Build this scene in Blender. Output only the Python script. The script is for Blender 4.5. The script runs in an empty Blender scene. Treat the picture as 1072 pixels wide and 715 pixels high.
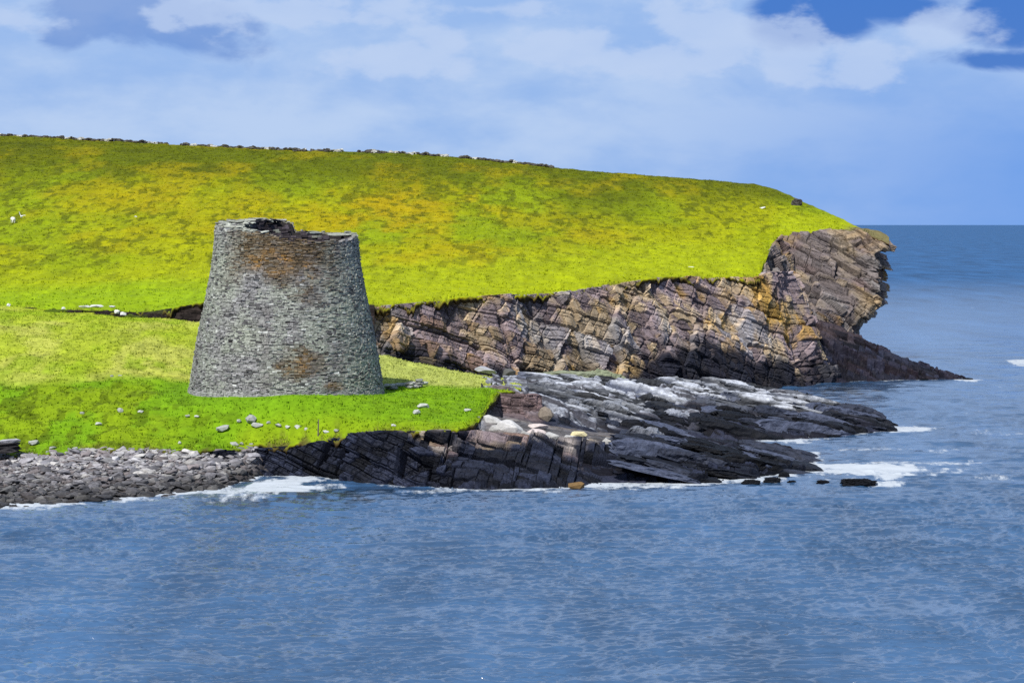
import bpy, bmesh, math, random
import numpy as np

rng = np.random.default_rng(11)
random.seed(11)
scene = bpy.context.scene
COL = scene.collection

# ------------------------------------------------------------------ camera frame (metres, eye 18.2 m above the sea)
F, H, CX, HY = 2660.0, 18.2, 536.0, 235.0
def at(px, py, d):
    return ((px - CX) / F * d, d, H - (py - HY) / F * d)
def ats(lst):
    a = np.array(lst, float)
    return np.stack([(a[:, 0] - CX) / F * a[:, 2], a[:, 2], H - (a[:, 1] - HY) / F * a[:, 2]], 1)

# ------------------------------------------------------------------ numpy noise
def _h(*ks, seed=0):
    n = np.full(np.broadcast(*ks).shape, np.uint32(seed * 2654435761 & 0xffffffff), np.uint32)
    for k, m in zip(ks, (374761393, 668265263, 2246822519, 3266489917)):
        n = n ^ (np.asarray(k).astype(np.int64).astype(np.uint32) * np.uint32(m))
        n = (n ^ (n >> np.uint32(15))) * np.uint32(2246822519)
        n = (n ^ (n >> np.uint32(13))) * np.uint32(3266489917)
        n = n ^ (n >> np.uint32(16))
    return n.astype(np.float64) / 4294967295.0
def vnoise(P, seed=0):
    P = np.asarray(P, float)
    i = np.floor(P).astype(np.int64); f = P - i
    f = f * f * f * (f * (f * 6 - 15) + 10)
    D = P.shape[-1]; out = 0
    for c in range(1 << D):
        b = [(c >> k) & 1 for k in range(D)]
        w = 1
        for k in range(D):
            w = w * (f[..., k] if b[k] else 1 - f[..., k])
        out = out + w * _h(*[i[..., k] + b[k] for k in range(D)], seed=seed)
    return out
def fbm(P, oct=4, seed=0, gain=.5):
    P = np.asarray(P, float); a, s, t = 1., 0., 0.
    for o in range(oct):
        s = s + a * vnoise(P * 2 ** o + 13.7 * o, seed + o); t += a; a *= gain
    return s / t
def sstep(a, b, x):
    t = np.clip((x - a) / (b - a), 0, 1); return t * t * (3 - 2 * t)
def mixc(a, b, t):
    return a + (np.asarray(b) - a) * np.asarray(t)[..., None]

# ------------------------------------------------------------------ thin plate spline through surveyed points
class TPS:
    def __init__(s, P, reg=1e-4):
        P = np.asarray(P, float); s.c = P[:, :2] / 100; n = len(P)
        K = s.k(s.c); A = np.zeros((n + 3, n + 3))
        A[:n, :n] = K + reg * np.eye(n); A[:n, n] = 1; A[:n, n + 1:] = s.c; A[n:, :n] = A[:n, n:].T
        s.w = np.linalg.solve(A, np.r_[P[:, 2], 0, 0, 0])
    def k(s, q):
        r2 = ((q[:, None] - s.c[None]) ** 2).sum(-1) + 1e-12
        return .5 * r2 * np.log(r2)
    def __call__(s, X, Y):
        q = np.stack([np.ravel(X), np.ravel(Y)], 1) / 100; o = np.empty(len(q)); n = len(s.c)
        for a in range(0, len(q), 60000):
            b = q[a:a + 60000]
            o[a:a + 60000] = s.k(b) @ s.w[:n] + s.w[n] + b @ s.w[n + 1:]
        return o.reshape(np.shape(X))

# ------------------------------------------------------------------ mesh helpers
def npmesh(name, V, faces, cols=None, mat=None, parent=None, smooth=False):
    """faces: (n,3) or (n,4) int array"""
    me = bpy.data.meshes.new(name)
    V = np.asarray(V, np.float32); faces = np.asarray(faces, np.int32); k = faces.shape[1]
    me.vertices.add(len(V)); me.vertices.foreach_set('co', V.ravel())
    me.loops.add(faces.size); me.loops.foreach_set('vertex_index', faces.ravel())
    me.polygons.add(len(faces))
    me.polygons.foreach_set('loop_start', np.arange(0, faces.size, k, dtype=np.int32))
    me.update(calc_edges=True)
    me.polygons.foreach_set('use_smooth', np.full(len(faces), bool(smooth)))
    if cols is not None:
        a = me.color_attributes.new('Col', 'FLOAT_COLOR', 'POINT')
        c = np.ones((len(V), 4), np.float32); c[:, :cols.shape[1]] = cols
        a.data.foreach_set('color', c.ravel())
    if mat: me.materials.append(mat)
    o = bpy.data.objects.new(name, me); COL.objects.link(o)
    if parent: o.parent = parent
    return o
def gridfaces(nv, nu, keep=None):
    i = np.arange(nv * nu).reshape(nv, nu)
    q = np.stack([i[:-1, :-1], i[:-1, 1:], i[1:, 1:], i[1:, :-1]], -1)
    return q[keep] if keep is not None else q.reshape(-1, 4)
def compact(V, Fc, C=None):
    u, inv = np.unique(Fc.ravel(), return_inverse=True)
    return V[u], inv.reshape(Fc.shape), (None if C is None else C[u])
def tag(o, label=None, cat=None, group=None, kind=None):
    if label: o['label'] = label
    if cat: o['category'] = cat
    if group: o['group'] = group
    if kind: o['kind'] = kind
    return o

# ------------------------------------------------------------------ materials
def newmat(name):
    m = bpy.data.materials.new(name); m.use_nodes = True
    return m, m.node_tree, m.node_tree.nodes['Principled BSDF']
def nd(t, kind, **kw):
    n = t.nodes.new(kind)
    for k, v in kw.items():
        if k in n.inputs: n.inputs[k].default_value = v
        else: setattr(n, k, v)
    return n
def colmat(name, rough=.9, var=.35, vscale=2.5, bump=.5, bscale=6, bdist=.08, spec=.3, objrand=0., wet=False):
    """colour carried by the mesh ('Col'), broken up by noise, with a noise bump"""
    m, t, b = newmat(name); L = t.links.new
    g = nd(t, 'ShaderNodeNewGeometry')
    at_ = nd(t, 'ShaderNodeAttribute', attribute_name='Col')
    n1 = nd(t, 'ShaderNodeTexNoise', Scale=vscale, Detail=6., Roughness=.65); L(g.outputs['Position'], n1.inputs['Vector'])
    mr = nd(t, 'ShaderNodeMapRange'); mr.inputs['From Min'].default_value = .3; mr.inputs['From Max'].default_value = .7
    mr.inputs['To Min'].default_value = 1 - var; mr.inputs['To Max'].default_value = 1 + var
    L(n1.outputs['Fac'], mr.inputs['Value'])
    sc = nd(t, 'ShaderNodeVectorMath', operation='SCALE'); L(at_.outputs['Color'], sc.inputs[0]); L(mr.outputs['Result'], sc.inputs['Scale'])
    out = sc.outputs[0]
    if objrand:
        oi = nd(t, 'ShaderNodeObjectInfo')
        m2 = nd(t, 'ShaderNodeMapRange'); m2.inputs['To Min'].default_value = 1 - objrand; m2.inputs['To Max'].default_value = 1 + objrand
        L(oi.outputs['Random'], m2.inputs['Value'])
        s2 = nd(t, 'ShaderNodeVectorMath', operation='SCALE'); L(out, s2.inputs[0]); L(m2.outputs['Result'], s2.inputs['Scale']); out = s2.outputs[0]
    if wet:   # the stones stay wet and weedy up to the reach of the swell
        sp = nd(t, 'ShaderNodeSeparateXYZ'); L(g.outputs['Position'], sp.inputs[0])
        ad = nd(t, 'ShaderNodeMath', operation='MULTIPLY_ADD'); ad.inputs[1].default_value = 1.0; L(n1.outputs['Fac'], ad.inputs[0]); L(sp.outputs['Z'], ad.inputs[2])
        m3 = nd(t, 'ShaderNodeMapRange', interpolation_type='SMOOTHSTEP'); m3.inputs['From Min'].default_value = .6; m3.inputs['From Max'].default_value = 2.1
        m3.inputs['To Min'].default_value = .16; m3.inputs['To Max'].default_value = 1.
        L(ad.outputs[0], m3.inputs['Value'])
        s3 = nd(t, 'ShaderNodeVectorMath', operation='SCALE'); L(out, s3.inputs[0]); L(m3.outputs['Result'], s3.inputs['Scale']); out = s3.outputs[0]
    L(out, b.inputs['Base Color'])
    n2 = nd(t, 'ShaderNodeTexNoise', Scale=bscale, Detail=8., Roughness=.7); L(g.outputs['Position'], n2.inputs['Vector'])
    bp = nd(t, 'ShaderNodeBump', Strength=bump, Distance=bdist); L(n2.outputs['Fac'], bp.inputs['Height']); L(bp.outputs[0], b.inputs['Normal'])
    b.inputs['Roughness'].default_value = rough; b.inputs['Specular IOR Level'].default_value = spec
    return m
M_rock = colmat('cliff_rock', .9, .38, 1.9, .75, 5., .09, .12)
M_wetrock = colmat('sea_wet_rock', .62, .5, 2.2, .9, 5., .10, .14)
M_wall = colmat('lichen_stone', .95, .35, 5., .7, 10, .05, .2)
M_stone = colmat('beach_stone', .8, .25, 4., .5, 8, .06, .35, .45, True)
M_bould = colmat('pale_boulder', .9, .25, 3., .6, 6, .08, .2, .12)
M_grass = colmat('turf', .95, .20, 2.2, .7, 3.2, .10, .08)
M_tuft = colmat('grass_tuft', .9, .2, 1.2, .0, 5, .02, .1)
M_wood = colmat('weathered_wood', .8, .3, 6., .4, 30, .01, .2)
M_wool = colmat('white_fleece', .95, .1, 8., .5, 20, .03, .1)

# ------------------------------------------------------------------ bedded rock: blocks cut by bedding planes and two joint sets
def frame(dip, yd=0.):
    n = np.array([dip, yd, 1.]); n /= np.linalg.norm(n)
    a = np.array([1, 0, -dip]); a = a / np.linalg.norm(a); b = np.cross(n, a)
    return np.stack([a, b, n])
def strata(P, fr, levels, seed=0, warp=.2):
    """returns displacement, and a per-block random value for the two coarsest levels"""
    W = np.stack([fbm(P / 4.5, 2, seed + 40 + k) - .5 for k in range(3)], -1) * 2 * warp
    Q = (P + W) @ fr.T; D = np.zeros(len(P)); hs = []
    for l, (T, A, B, amp, crev, tilt) in enumerate(levels):
        w = Q[:, 2] / T; w = w + .35 * (vnoise(np.stack([w * .9, w * 0], 1), seed + 7 * l) - .5) * 2
        i = np.floor(w); fw = w - i
        a = Q[:, 0] / A + _h(i, i * 0, seed=seed + l) * 31 ; a = a + .42 * np.sin(a * 2.4 + i * 1.7)
        j = np.floor(a); fa = a - j
        b = Q[:, 1] / B + _h(i, j, seed=seed + l + 50) * 23
        k = np.floor(b); fb = b - k
        h1 = _h(i, i * 0 + 3, seed=seed + l + 9); h2 = _h(i, j, k, seed=seed + l + 19)
        h3 = _h(i, j, k, seed=seed + l + 29); h4 = _h(i, j, k, seed=seed + l + 39)
        D += amp * (.55 * h1 + .75 * h2 - .65)
        D += tilt * ((fa - .5) * (h3 - .5) + (fw - .5) * (h4 - .6)) * 2
        e = np.minimum(np.minimum(np.minimum(fw, 1 - fw) * T, np.minimum(fa, 1 - fa) * A), np.minimum(fb, 1 - fb) * B)
        wj = .016 * T + .022; D -= crev * sstep(wj * 1.5, wj * .6, e)
        hs.append((h1, h2, i, fw))
    return D, hs
def interp_poly(P, n):
    P = np.asarray(P, float)
    return P
def sheet(tops, foots, nu, nv, inset=2.2, sink=1.5):
    """a rock face between an upper edge and a foot line"""
    A, B = ats(tops), ats(foots)
    s = np.r_[0, np.cumsum(np.linalg.norm(np.diff((A + B) / 2, axis=0), axis=1) + .0)]
    u = np.linspace(0, s[-1], nu)
    A = np.stack([np.interp(u, s, A[:, k]) for k in range(3)], 1); B = np.stack([np.interp(u, s, B[:, k]) for k in range(3)], 1)
    v = np.linspace(0, 1, nv)[:, None, None]
    P = A[None] * (1 - v) + B[None] * v
    tu = np.gradient(P, axis=1); tv = np.gradient(P, axis=0)
    N = np.cross(tu, tv)
    for _ in range(12):      # smooth along the face
        N[:, 1:-1] = (N[:, :-2] + 2 * N[:, 1:-1] + N[:, 2:]) / 4
    N /= np.linalg.norm(N, axis=-1, keepdims=True) + 1e-9
    if N[nv // 2, nu // 2] @ np.array([.2, -1, .0]) < 0: N = -N
    nt = 8; t = np.linspace(1, 0, nt + 1)[:-1, None, None]
    Nh = N[0:1].copy(); Nh[..., 2] = 0; Nh /= np.linalg.norm(Nh, axis=-1, keepdims=True) + 1e-9
    top = P[0:1] - Nh * t * inset - np.array([0, 0, .25]) * t
    bot = P[-1:] - np.array([0, 0, 1.]) * (np.linspace(0, sink, 7)[1:, None, None])
    P = np.concatenate([top, P, bot]); N = np.concatenate([np.repeat(N[:1], nt, 0), N, np.repeat(N[-1:], 6, 0)])
    vv = np.r_[np.zeros(nt), np.linspace(0, 1, nv), np.ones(6)][:, None] * np.ones(nu)[None]
    return P, N, vv
C_purple = np.array([.215, .170, .178]); C_tan = np.array([.315, .245, .160]); C_grey = np.array([.245, .242, .252])
C_brown = np.array([.105, .062, .036]); C_ochre = np.array([.36, .215, .035]); C_black = np.array([.0055, .0068, .0125])
C_pale = np.array([.44, .45, .48])
def rockcol(P, hs, zdark, seed=0, ochre=(), pale=0.):
    h1, h2 = hs[0][0], hs[0][1]; g1, g2 = hs[1][0], hs[1][1]
    t = np.clip(fbm(P / 4., 4, seed + 5) * 1.6 - .3 + (g2 - .5) * .38, 0, 1)
    c = mixc(C_purple[None] * np.ones((len(P), 1)), C_tan, sstep(.45, .75, t))
    c = mixc(c, C_grey, sstep(.5, .8, fbm(P / 6. + 9, 3, seed + 15) + (h2 - .5) * .4) * .8)
    c = mixc(c, C_brown, sstep(.72, .9, g1 * .5 + g2 * .5) * .7)
    oc = sstep(.68, .82, fbm(P / 3. + 31, 3, seed + 25) + (g2 - .5) * .25) * .45
    for (px, py, d, r, s) in ochre:
        q = np.array(at(px, py, d)); oc = np.maximum(oc, s * sstep(.9, .2, np.linalg.norm(P - q, axis=1) / r + (fbm(P / 1.6, 3, seed + 33) - .5) * 1.3 + (g2 - .5) * .4))
    c = mixc(c, C_ochre, oc)
    c = c * (.55 + .75 * g2)[:, None]
    if callable(zdark): zdark = zdark(P)
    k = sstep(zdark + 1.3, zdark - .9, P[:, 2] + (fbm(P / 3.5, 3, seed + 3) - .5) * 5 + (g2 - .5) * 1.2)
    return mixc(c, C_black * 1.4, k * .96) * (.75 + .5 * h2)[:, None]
LV = [(4.4, 3.1, 2.9, 1.05, .5, .20), (1.15, 1.5, 1.3, .46, .26, .13), (.36, .8, .7, .16, .10, .06)]
def rockface(name, tops, foots, nu, nv, fr, zdark, big=1.2, amp=1., ochre=(), seed=0, levels=LV, taper=.35, col=None, sink=1.5, inset=2.2, mat=None, push=None):
    P, N, vv = sheet(tops, foots, nu, nv, sink=sink, inset=inset); sh = P.shape
    p = P.reshape(-1, 3); n = N.reshape(-1, 3); v = vv.ravel()
    D, hs = strata(p, fr, levels, seed)
    low = (fbm(p / np.array([8., 8., 18.]), 4, seed + 70) - .5) * 2 * big
    m = taper + (1 - taper) * sstep(0, .10, v)
    q = p + n * ((D * amp + low) * m)[:, None]
    if push: q = q + push(p, v, D)
    c = rockcol(p, hs, zdark, seed, ochre) if col is None else col(p, hs)
    o = npmesh(name, q, gridfaces(sh[0], sh[1]), c, mat or M_rock)
    return tag(o, kind='structure')

# ------------------------------------------------------------------ loose rock templates (faceted hulls)
def hull(seed, n=22, flat=1., power=3.2, bevel=.06):
    r = random.Random(seed); bm = bmesh.new()
    for _ in range(n):
        v = np.array([r.gauss(0, 1) for _ in range(3)]); v /= (np.abs(v) ** power).sum() ** (1 / power)
        v *= r.uniform(.82, 1.05); bm.verts.new((v[0], v[1], v[2] * flat))
    bmesh.ops.convex_hull(bm, input=bm.verts)
    bmesh.ops.delete(bm, geom=[v for v in bm.verts if not v.link_faces], context='VERTS')
    bmesh.ops.dissolve_limit(bm, angle_limit=.28, verts=bm.verts, edges=bm.edges)
    if bevel: bmesh.ops.bevel(bm, geom=list(bm.edges), offset=bevel, segments=2, affect='EDGES', profile=.6, clamp_overlap=True)
    bmesh.ops.triangulate(bm, faces=bm.faces)
    bm.verts.ensure_lookup_table(); bm.verts.index_update()
    V = np.array([v.co[:] for v in bm.verts]); Fc = np.array([[v.index for v in f.verts] for f in bm.faces]); bm.free()
    return V, Fc
def rough(seed, flat=1.):
    bm = bmesh.new(); bmesh.ops.create_icosphere(bm, subdivisions=5, radius=1.)
    V = np.array([v.co[:] for v in bm.verts]); Fc = np.array([[v.index for v in f.verts] for f in bm.faces]); bm.free()
    V = np.sign(V) * np.abs(V) ** .8
    D, _ = strata(V * 2.2 + seed, frame(.3), [(.7, 1.5, 1.3, .5, .2, .3), (.3, .6, .5, .2, .1, .1)], seed)
    V = V * (1 + .45 * D + .5 * (fbm(V * 1.6 + seed, 4, seed) - .5))[:, None]
    return V, Fc
HULLS = [hull(s) for s in range(14)]
SLABS = [hull(100 + s, 26, 1., 5.5, .05) for s in range(12)]
def rough_slab(seed):
    nx, ny, nz_ = 26, 12, 6; r = np.random.default_rng(seed); Vs, Fs_, n = [], [], 0
    for ax, (na_, nb_) in ((0, (ny, nz_)), (1, (nx, nz_)), (2, (nx, ny))):
        for sg in (-1, 1):
            A, B = np.meshgrid(np.linspace(-1, 1, na_), np.linspace(-1, 1, nb_), indexing='ij'); q = np.zeros((na_ * nb_, 3)); o_ = [k for k in range(3) if k != ax]
            q[:, ax] = sg; q[:, o_[0]] = A.ravel(); q[:, o_[1]] = B.ravel(); Vs.append(q); f = gridfaces(na_, nb_) + n
            Fs_.append(np.r_[f[:, [0, 1, 2]], f[:, [0, 2, 3]]]); n += len(q)
    V = np.concatenate(Vs); S = np.array([2.6, .95, .4]); Q = V * S + seed * 7.3
    D, _ = strata(Q, frame(.0), [(.22, 1.1, .55, .26, .05, .05), (.09, .45, .3, .10, .03, .04)], seed, .1)
    V = V.copy(); V[:, 2] += D / .4 * .75 * (V[:, 2] > -.5)
    V[:, 0] *= 1 + .5 * (fbm(np.stack([V[:, 1] * 1.5 + seed, V[:, 2] * 1.1], 1), 3, seed) - .6) ; V[:, 1] *= 1 + .6 * (fbm(np.stack([V[:, 0] * 2.2 + seed, V[:, 2] * 1.1], 1), 3, seed + 1) - .6)
    V[:, 2] *= 1 - .45 * np.abs(V[:, 0]) ** 3
    return V, np.concatenate(Fs_)
def rotm(rx, ry, rz):
    cx, sx, cy, sy, cz, sz = math.cos(rx), math.sin(rx), math.cos(ry), math.sin(ry), math.cos(rz), math.sin(rz)
    return np.array([[cz, -sz, 0], [sz, cz, 0], [0, 0, 1]]) @ np.array([[cy, 0, sy], [0, 1, 0], [-sy, 0, cy]]) @ np.array([[1, 0, 0], [0, cx, -sx], [0, sx, cx]])
RSLABS = [rough_slab(s_) for s_ in range(9)]
class Pile:
    def __init__(s): s.V, s.F, s.C, s.n = [], [], [], 0
    def add(s, tpl, loc, size, R=None, col=(.3, .3, .3), top=None):
        V, Fc = tpl; v = V * np.asarray(size)
        if R is not None: v = v @ R.T
        s.V.append(v + np.asarray(loc)); s.F.append(Fc + s.n); cc = np.tile(np.asarray(col, float), (len(V), 1))
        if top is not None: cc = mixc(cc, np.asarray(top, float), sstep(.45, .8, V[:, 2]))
        s.C.append(cc); s.n += len(V)
    def build(s, name, mat, parent=None):
        return npmesh(name, np.concatenate(s.V), np.concatenate(s.F), np.concatenate(s.C), mat, parent)

# ================================================================== THE LAND
edge_pts = [(-300, 317, 252), (0, 320.5, 246), (60, 323.5, 244), (100, 325, 243), (150, 326, 241), (190, 320, 240), (205, 316, 240), (300, 317, 239), (400, 318.5, 240), (430, 317, 243), (500, 310.5, 251),
            (560, 307.5, 258), (600, 305.5, 263), (650, 296.5, 269), (690, 289.5, 275), (730, 289.5, 280), (795, 289, 287), (806, 263, 312), (816, 248, 335), (840, 244, 336), (870, 240, 337), (895, 241.5, 336), (915, 247.5, 334), (929, 254.5, 331)]
hill_pts = edge_pts + [(-300, 235, 326), (0, 235, 324), (200, 236, 324), (400, 240, 324), (500, 240, 330), (600, 238, 340), (700, 224, 365), (780, 217, 378), (835, 228, 366),
    (-300, 134, 478), (0, 143.5, 475), (100, 149, 472), (200, 154.5, 470), (300, 158.5, 470), (430, 162, 465), (500, 167.5, 460), (600, 178.5, 450), (700, 187.5, 440), (780, 193, 425), (815, 202.5, 405), (840, 215, 385), (870, 228, 365), (897, 240, 347)]
HP = ats(hill_pts)
back = ats([(-300, 150, 600), (0, 158, 600), (200, 168, 600), (430, 176, 600), (600, 190, 600), (780, 203, 560), (860, 222, 480)])
U = TPS(np.r_[HP, back])
low_pts = [(-300, 480, 181), (0, 477, 182), (100, 472, 182), (200, 471, 183), (240, 471, 184), (262, 469.5, 186), (330, 463, 184.5), (400, 450.5, 181), (440, 451, 179.5), (480, 450, 180), (500, 440, 186), (508, 428, 193),
           (300, 414, 191.5), (300, 414, 193.5), (250, 413, 193.5), (350, 414, 193.5), (198, 410, 200), (401, 412, 200), (300, 405, 208), (300, 411, 200), (100, 391, 204), (0, 395, 203), (-300, 396, 204), (100, 432, 192), (0, 436, 192), (200, 437, 190.5), (350, 436, 187), (450, 424, 190.5),
           (0, 322.5, 245), (100, 329, 242.5), (150, 333, 240.5), (200, 335.5, 239.5), (300, 350, 238.5), (-300, 319, 251), (400, 373, 237), (440, 384, 242), (480, 391.5, 246), (510, 396, 248), (545, 400, 246),
           (440, 401, 212), (480, 404, 216), (518, 410, 206), (532, 408, 210), (545, 404, 216)]
L_ = TPS(ats(low_pts))

def edgefn(pts):
    a = np.array(pts, float)
    return lambda px: np.interp(px, a[:, 0], a[:, 1])
d_edge = edgefn([(p[0], p[2]) for p in edge_pts])
d_back = edgefn([(-300, 600), (600, 600), (700, 520), (780, 440), (815, 412), (840, 392), (870, 372), (897, 353), (915, 343), (931, 335)])

def tuss(P2):      # tussocky ground
    a = fbm(P2 / 1.3, 3, 3) - .5; b = fbm(P2 / np.array([5., 3.]), 3, 8) - .5
    return (.42 * a + .50 * b) * sstep(7.6, 10.5, np.hypot(P2[..., 0] + 17.74, P2[..., 1] - 200.))
G_yel = np.array([.245, .262, .003]); G_grn = np.array([.165, .235, .004]); G_dark = np.array([.060, .075, .003]); G_rust = np.array([.262, .205, .003]); G_straw = np.array([.36, .375, .075])
def hillcol(X, Y):
    px = X / Y * F + CX; P2 = np.stack([X, Y], -1)
    c = np.ones(X.shape + (3,)) * G_yel
    big = fbm(P2 / np.array([17., 55.]), 4, 21)
    de = Y - d_edge(px)
    c = mixc(c, G_grn, np.clip(sstep(.44, .66, big) * .75, 0, 1))
    c = mixc(c, np.array([.255, .310, .005]), sstep(60, 8, de + (big - .5) * 60) * .8)
    c = mixc(c, np.array([.180, .285, .006]), sstep(26, 4, de + (big - .5) * 40) * sstep(400, 250, px) * .8)
    up = sstep(325, 425, Y + (fbm(P2 / np.array([14., 60.]), 3, 61) - .5) * 110 - .03 * (px - 400))
    c = mixc(c, np.array([.076, .092, .002]), up * .88)
    c = mixc(c, G_rust, sstep(.52, .74, fbm(P2 / np.array([9., 36.]), 4, 33)) * .5 * sstep(25, 70, de))
    for (qx, d, rx, ry, s) in ((430, 352, 11, 34, 1.), (330, 330, 10, 30, .8), (120, 345, 14, 22, .5), (460, 300, 8, 22, .6), (560, 350, 8, 20, .5)):
        r = np.sqrt(((X - (qx - CX) / F * d) / rx) ** 2 + ((Y - d) / ry) ** 2)
        c = mixc(c, G_rust * np.array([1.15, 1.12, 1]), s * .85 * sstep(1.2, .2, r + (fbm(P2 / np.array([3., 12.]), 4, 44) - .5) * 1.4))
    for (qx, d, rx, ry) in ((40, 442, 4.5, 9), (22, 446, 5, 8), (140, 436, 4, 9), (215, 400, 4, 8)):      # dark heather patches
        r = np.sqrt(((X - (qx - CX) / F * d) / rx) ** 2 + ((Y - d) / ry) ** 2)
        c = mixc(c, G_dark, .8 * sstep(1.1, .4, r + (fbm(P2 / np.array([2., 6.]), 3, 45) - .5) * 1.3))
    sp = fbm(P2 / np.array([1.1, 3.6]), 4, 51, .6)      # shading of the tussocks, painted in as dark specks
    k = sstep(.54, .64, sp + (fbm(P2 / np.array([10., 40.]), 3, 52) - .5) * .30 + .03 * sstep(330, 430, Y)) * sstep(4, 55, de)
    c = mixc(c, G_dark, k * .64)
    c = mixc(c, np.array([.13, .105, .06]), sstep(884, 900, px + 30 * (fbm(P2 / 2.5, 3, 57) - .5)) * .9)
    return c * (.72 + .56 * fbm(P2 / np.array([.8, 4.]), 4, 53, .6))[..., None]
def lowcol(X, Y):
    px = X / Y * F + CX; P2 = np.stack([X, Y], -1)
    c = np.ones(X.shape + (3,)) * np.array([.128, .245, .006])
    t = sstep(201, 206, Y + (fbm(P2 / np.array([5., 7.]), 3, 71) - .5) * 8) * sstep(360, 300, px)
    c = mixc(c, np.array([.275, .335, .025]), t)
    c = mixc(c, G_straw, t * sstep(.46, .66, fbm(P2 / np.array([5., 12.]), 4, 72)) * .8)
    c = mixc(c, np.array([.19, .285, .008]), t * sstep(.54, .70, fbm(P2 / np.array([4., 10.]), 4, 79)) * .7)
    t2 = sstep(206, 214, Y) * sstep(380, 400, px)
    c = mixc(c, np.array([.32, .35, .085]), t2 * .9)
    rough = sstep(.44, .62, fbm(P2 / np.array([3., 7.]), 4, 74)) * sstep(270, 120, px) * sstep(204, 199, Y)
    c = mixc(c, np.array([.185, .225, .006]), rough * .5)
    k = sstep(.54, .62, fbm(P2 / np.array([.9, 1.9]), 4, 75, .6)) * (.25 + .75 * sstep(300, 140, px)) * sstep(205, 199, Y) + .35 * t * sstep(.56, .64, fbm(P2 / np.array([.6, 2.6]), 3, 78))
    c = mixc(c, np.array([.060, .090, .003]), k * .7)
    c = mixc(c, np.array([.23, .285, .006]), sstep(5, .5, Y - d_front(px)) * sstep(230, 260, px) * .5)
    c = mixc(c, np.array([.115, .245, .007]), sstep(11.5, 8.0, np.hypot(X + 17.74, Y - 200.)) * .6)
    return c * (.76 + .48 * fbm(P2 / np.array([.7, 2.6]), 4, 76, .6))[..., None]
d_front = edgefn([(-300, 181), (0, 182), (200, 183), (240, 184.3), (262, 186), (330, 184.5), (400, 181), (440, 179.5), (480, 180), (496, 183), (504, 187), (509, 192), (512, 197), (519, 201), (524, 206), (536, 208), (545, 213)])
d_lback = edgefn([(-300, 253), (0, 247.5), (100, 244.5), (200, 241.5), (300, 240.5), (400, 239), (440, 244), (480, 248), (510, 249.5), (545, 247)])

def land(name, cols, dfr, dbk, rows, zf, cf, crest=None, lip=.5, jit=1.6):
    px = cols[None, :]; e = dfr(cols + (7. if name == 'meadow' else 2.) * (fbm(np.stack([cols / 5., cols * 0 + 4.5], 1), 4, 93, .6) - .5) * sstep(470, 500, cols)) + (fbm(np.stack([cols / 16., cols * 0], 1), 5, 90, .62) - .5) * 2 * jit * np.ones(len(cols))
    bk = dbk(cols)
    t = rows[:, None]
    Y = e[None] + (bk - e)[None] * t
    X = (px - CX) / F * Y
    Z = zf(X, Y); P2 = np.stack([X, Y], -1)
    Z = Z + tuss(P2) * np.clip((t * (bk - e)[None]) / 3., .25, 1) * sstep(0, 6, (bk[None] - Y) + 2)
    C = cf(X, Y)
    en = fbm(np.stack([cols / 11., cols * 0 + .5], 1), 5, 95, .65); bite = sstep(.46, .72, en) * 1.0 + .25 * en
    Z = Z - bite[None] * lip * (1.5 if name == 'hill' else .5) * np.exp(-((Y - e[None]) / 1.6) ** 2)
    eb = sstep(1.6, .1, (Y - e[None]) / (.5 + 1.5 * bite[None])) * sstep(.40, .60, en + .25 * (vnoise(np.stack([X, Y], -1) / .7, 96) - .5))
    C = mixc(C, np.array([.075, .058, .020]), eb * .85)
    # turf lip hanging over the edge, and a drop at the far side
    lips = []
    for (dd, dz) in ((.35, lip), (-.12, lip * .5), (-.10, lip * .12)):
        y = Y[0] + dd; lips.append((np.stack([(cols - CX) / F * y, y, Z[0] - dz * (.6 + .8 * vnoise(np.stack([cols / 2.5, cols * 0], 1), 7))], 1), np.array([.040, .028, .012]) * np.ones_like(C[0]) if dz > .2 * lip else C[0] * np.array([.8, .62, .8])))
    V = [l[0][None] for l in lips] + [np.stack([X, Y, Z], -1)]; Cc = [l[1][None] for l in lips] + [C]
    for (dd, dz) in ((3, 2.), (6, 9.), (9, 45.)):
        y = Y[-1] + dd * np.where(cols > 880, .3, 1.); V.append(np.stack([(cols - CX) / F * y, y, np.maximum(Z[-1] - np.minimum(dz, np.where(cols > 880, 1.5, 99)), -2)], 1)[None]); Cc.append(C[-1][None])
    V = np.concatenate(V); Cc = np.concatenate(Cc)
    o = npmesh(name, V.reshape(-1, 3), gridfaces(*V.shape[:2]), Cc.reshape(-1, 3), M_grass, smooth=True)
    return tag(o, kind='structure')
hc = np.r_[np.arange(-300, -10, 8), np.arange(-10, 788, 1.25), np.arange(788, 822, .5), np.arange(822, 931, 1.25)]
tt = np.linspace(0, 1, 560) ; tt = np.where(tt < .93, tt / .93 * .72, .72 + (tt - .93) / .07 * .28)
land('hill', hc, d_edge, d_back, tt, U, hillcol)
lc = np.r_[np.arange(-300, -10, 8), np.arange(-10, 546, 1.2)]
land('meadow', lc, d_front, d_lback, np.linspace(0, 1, 420) ** 1.25, L_, lowcol, lip=.45, jit=.9)

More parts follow.
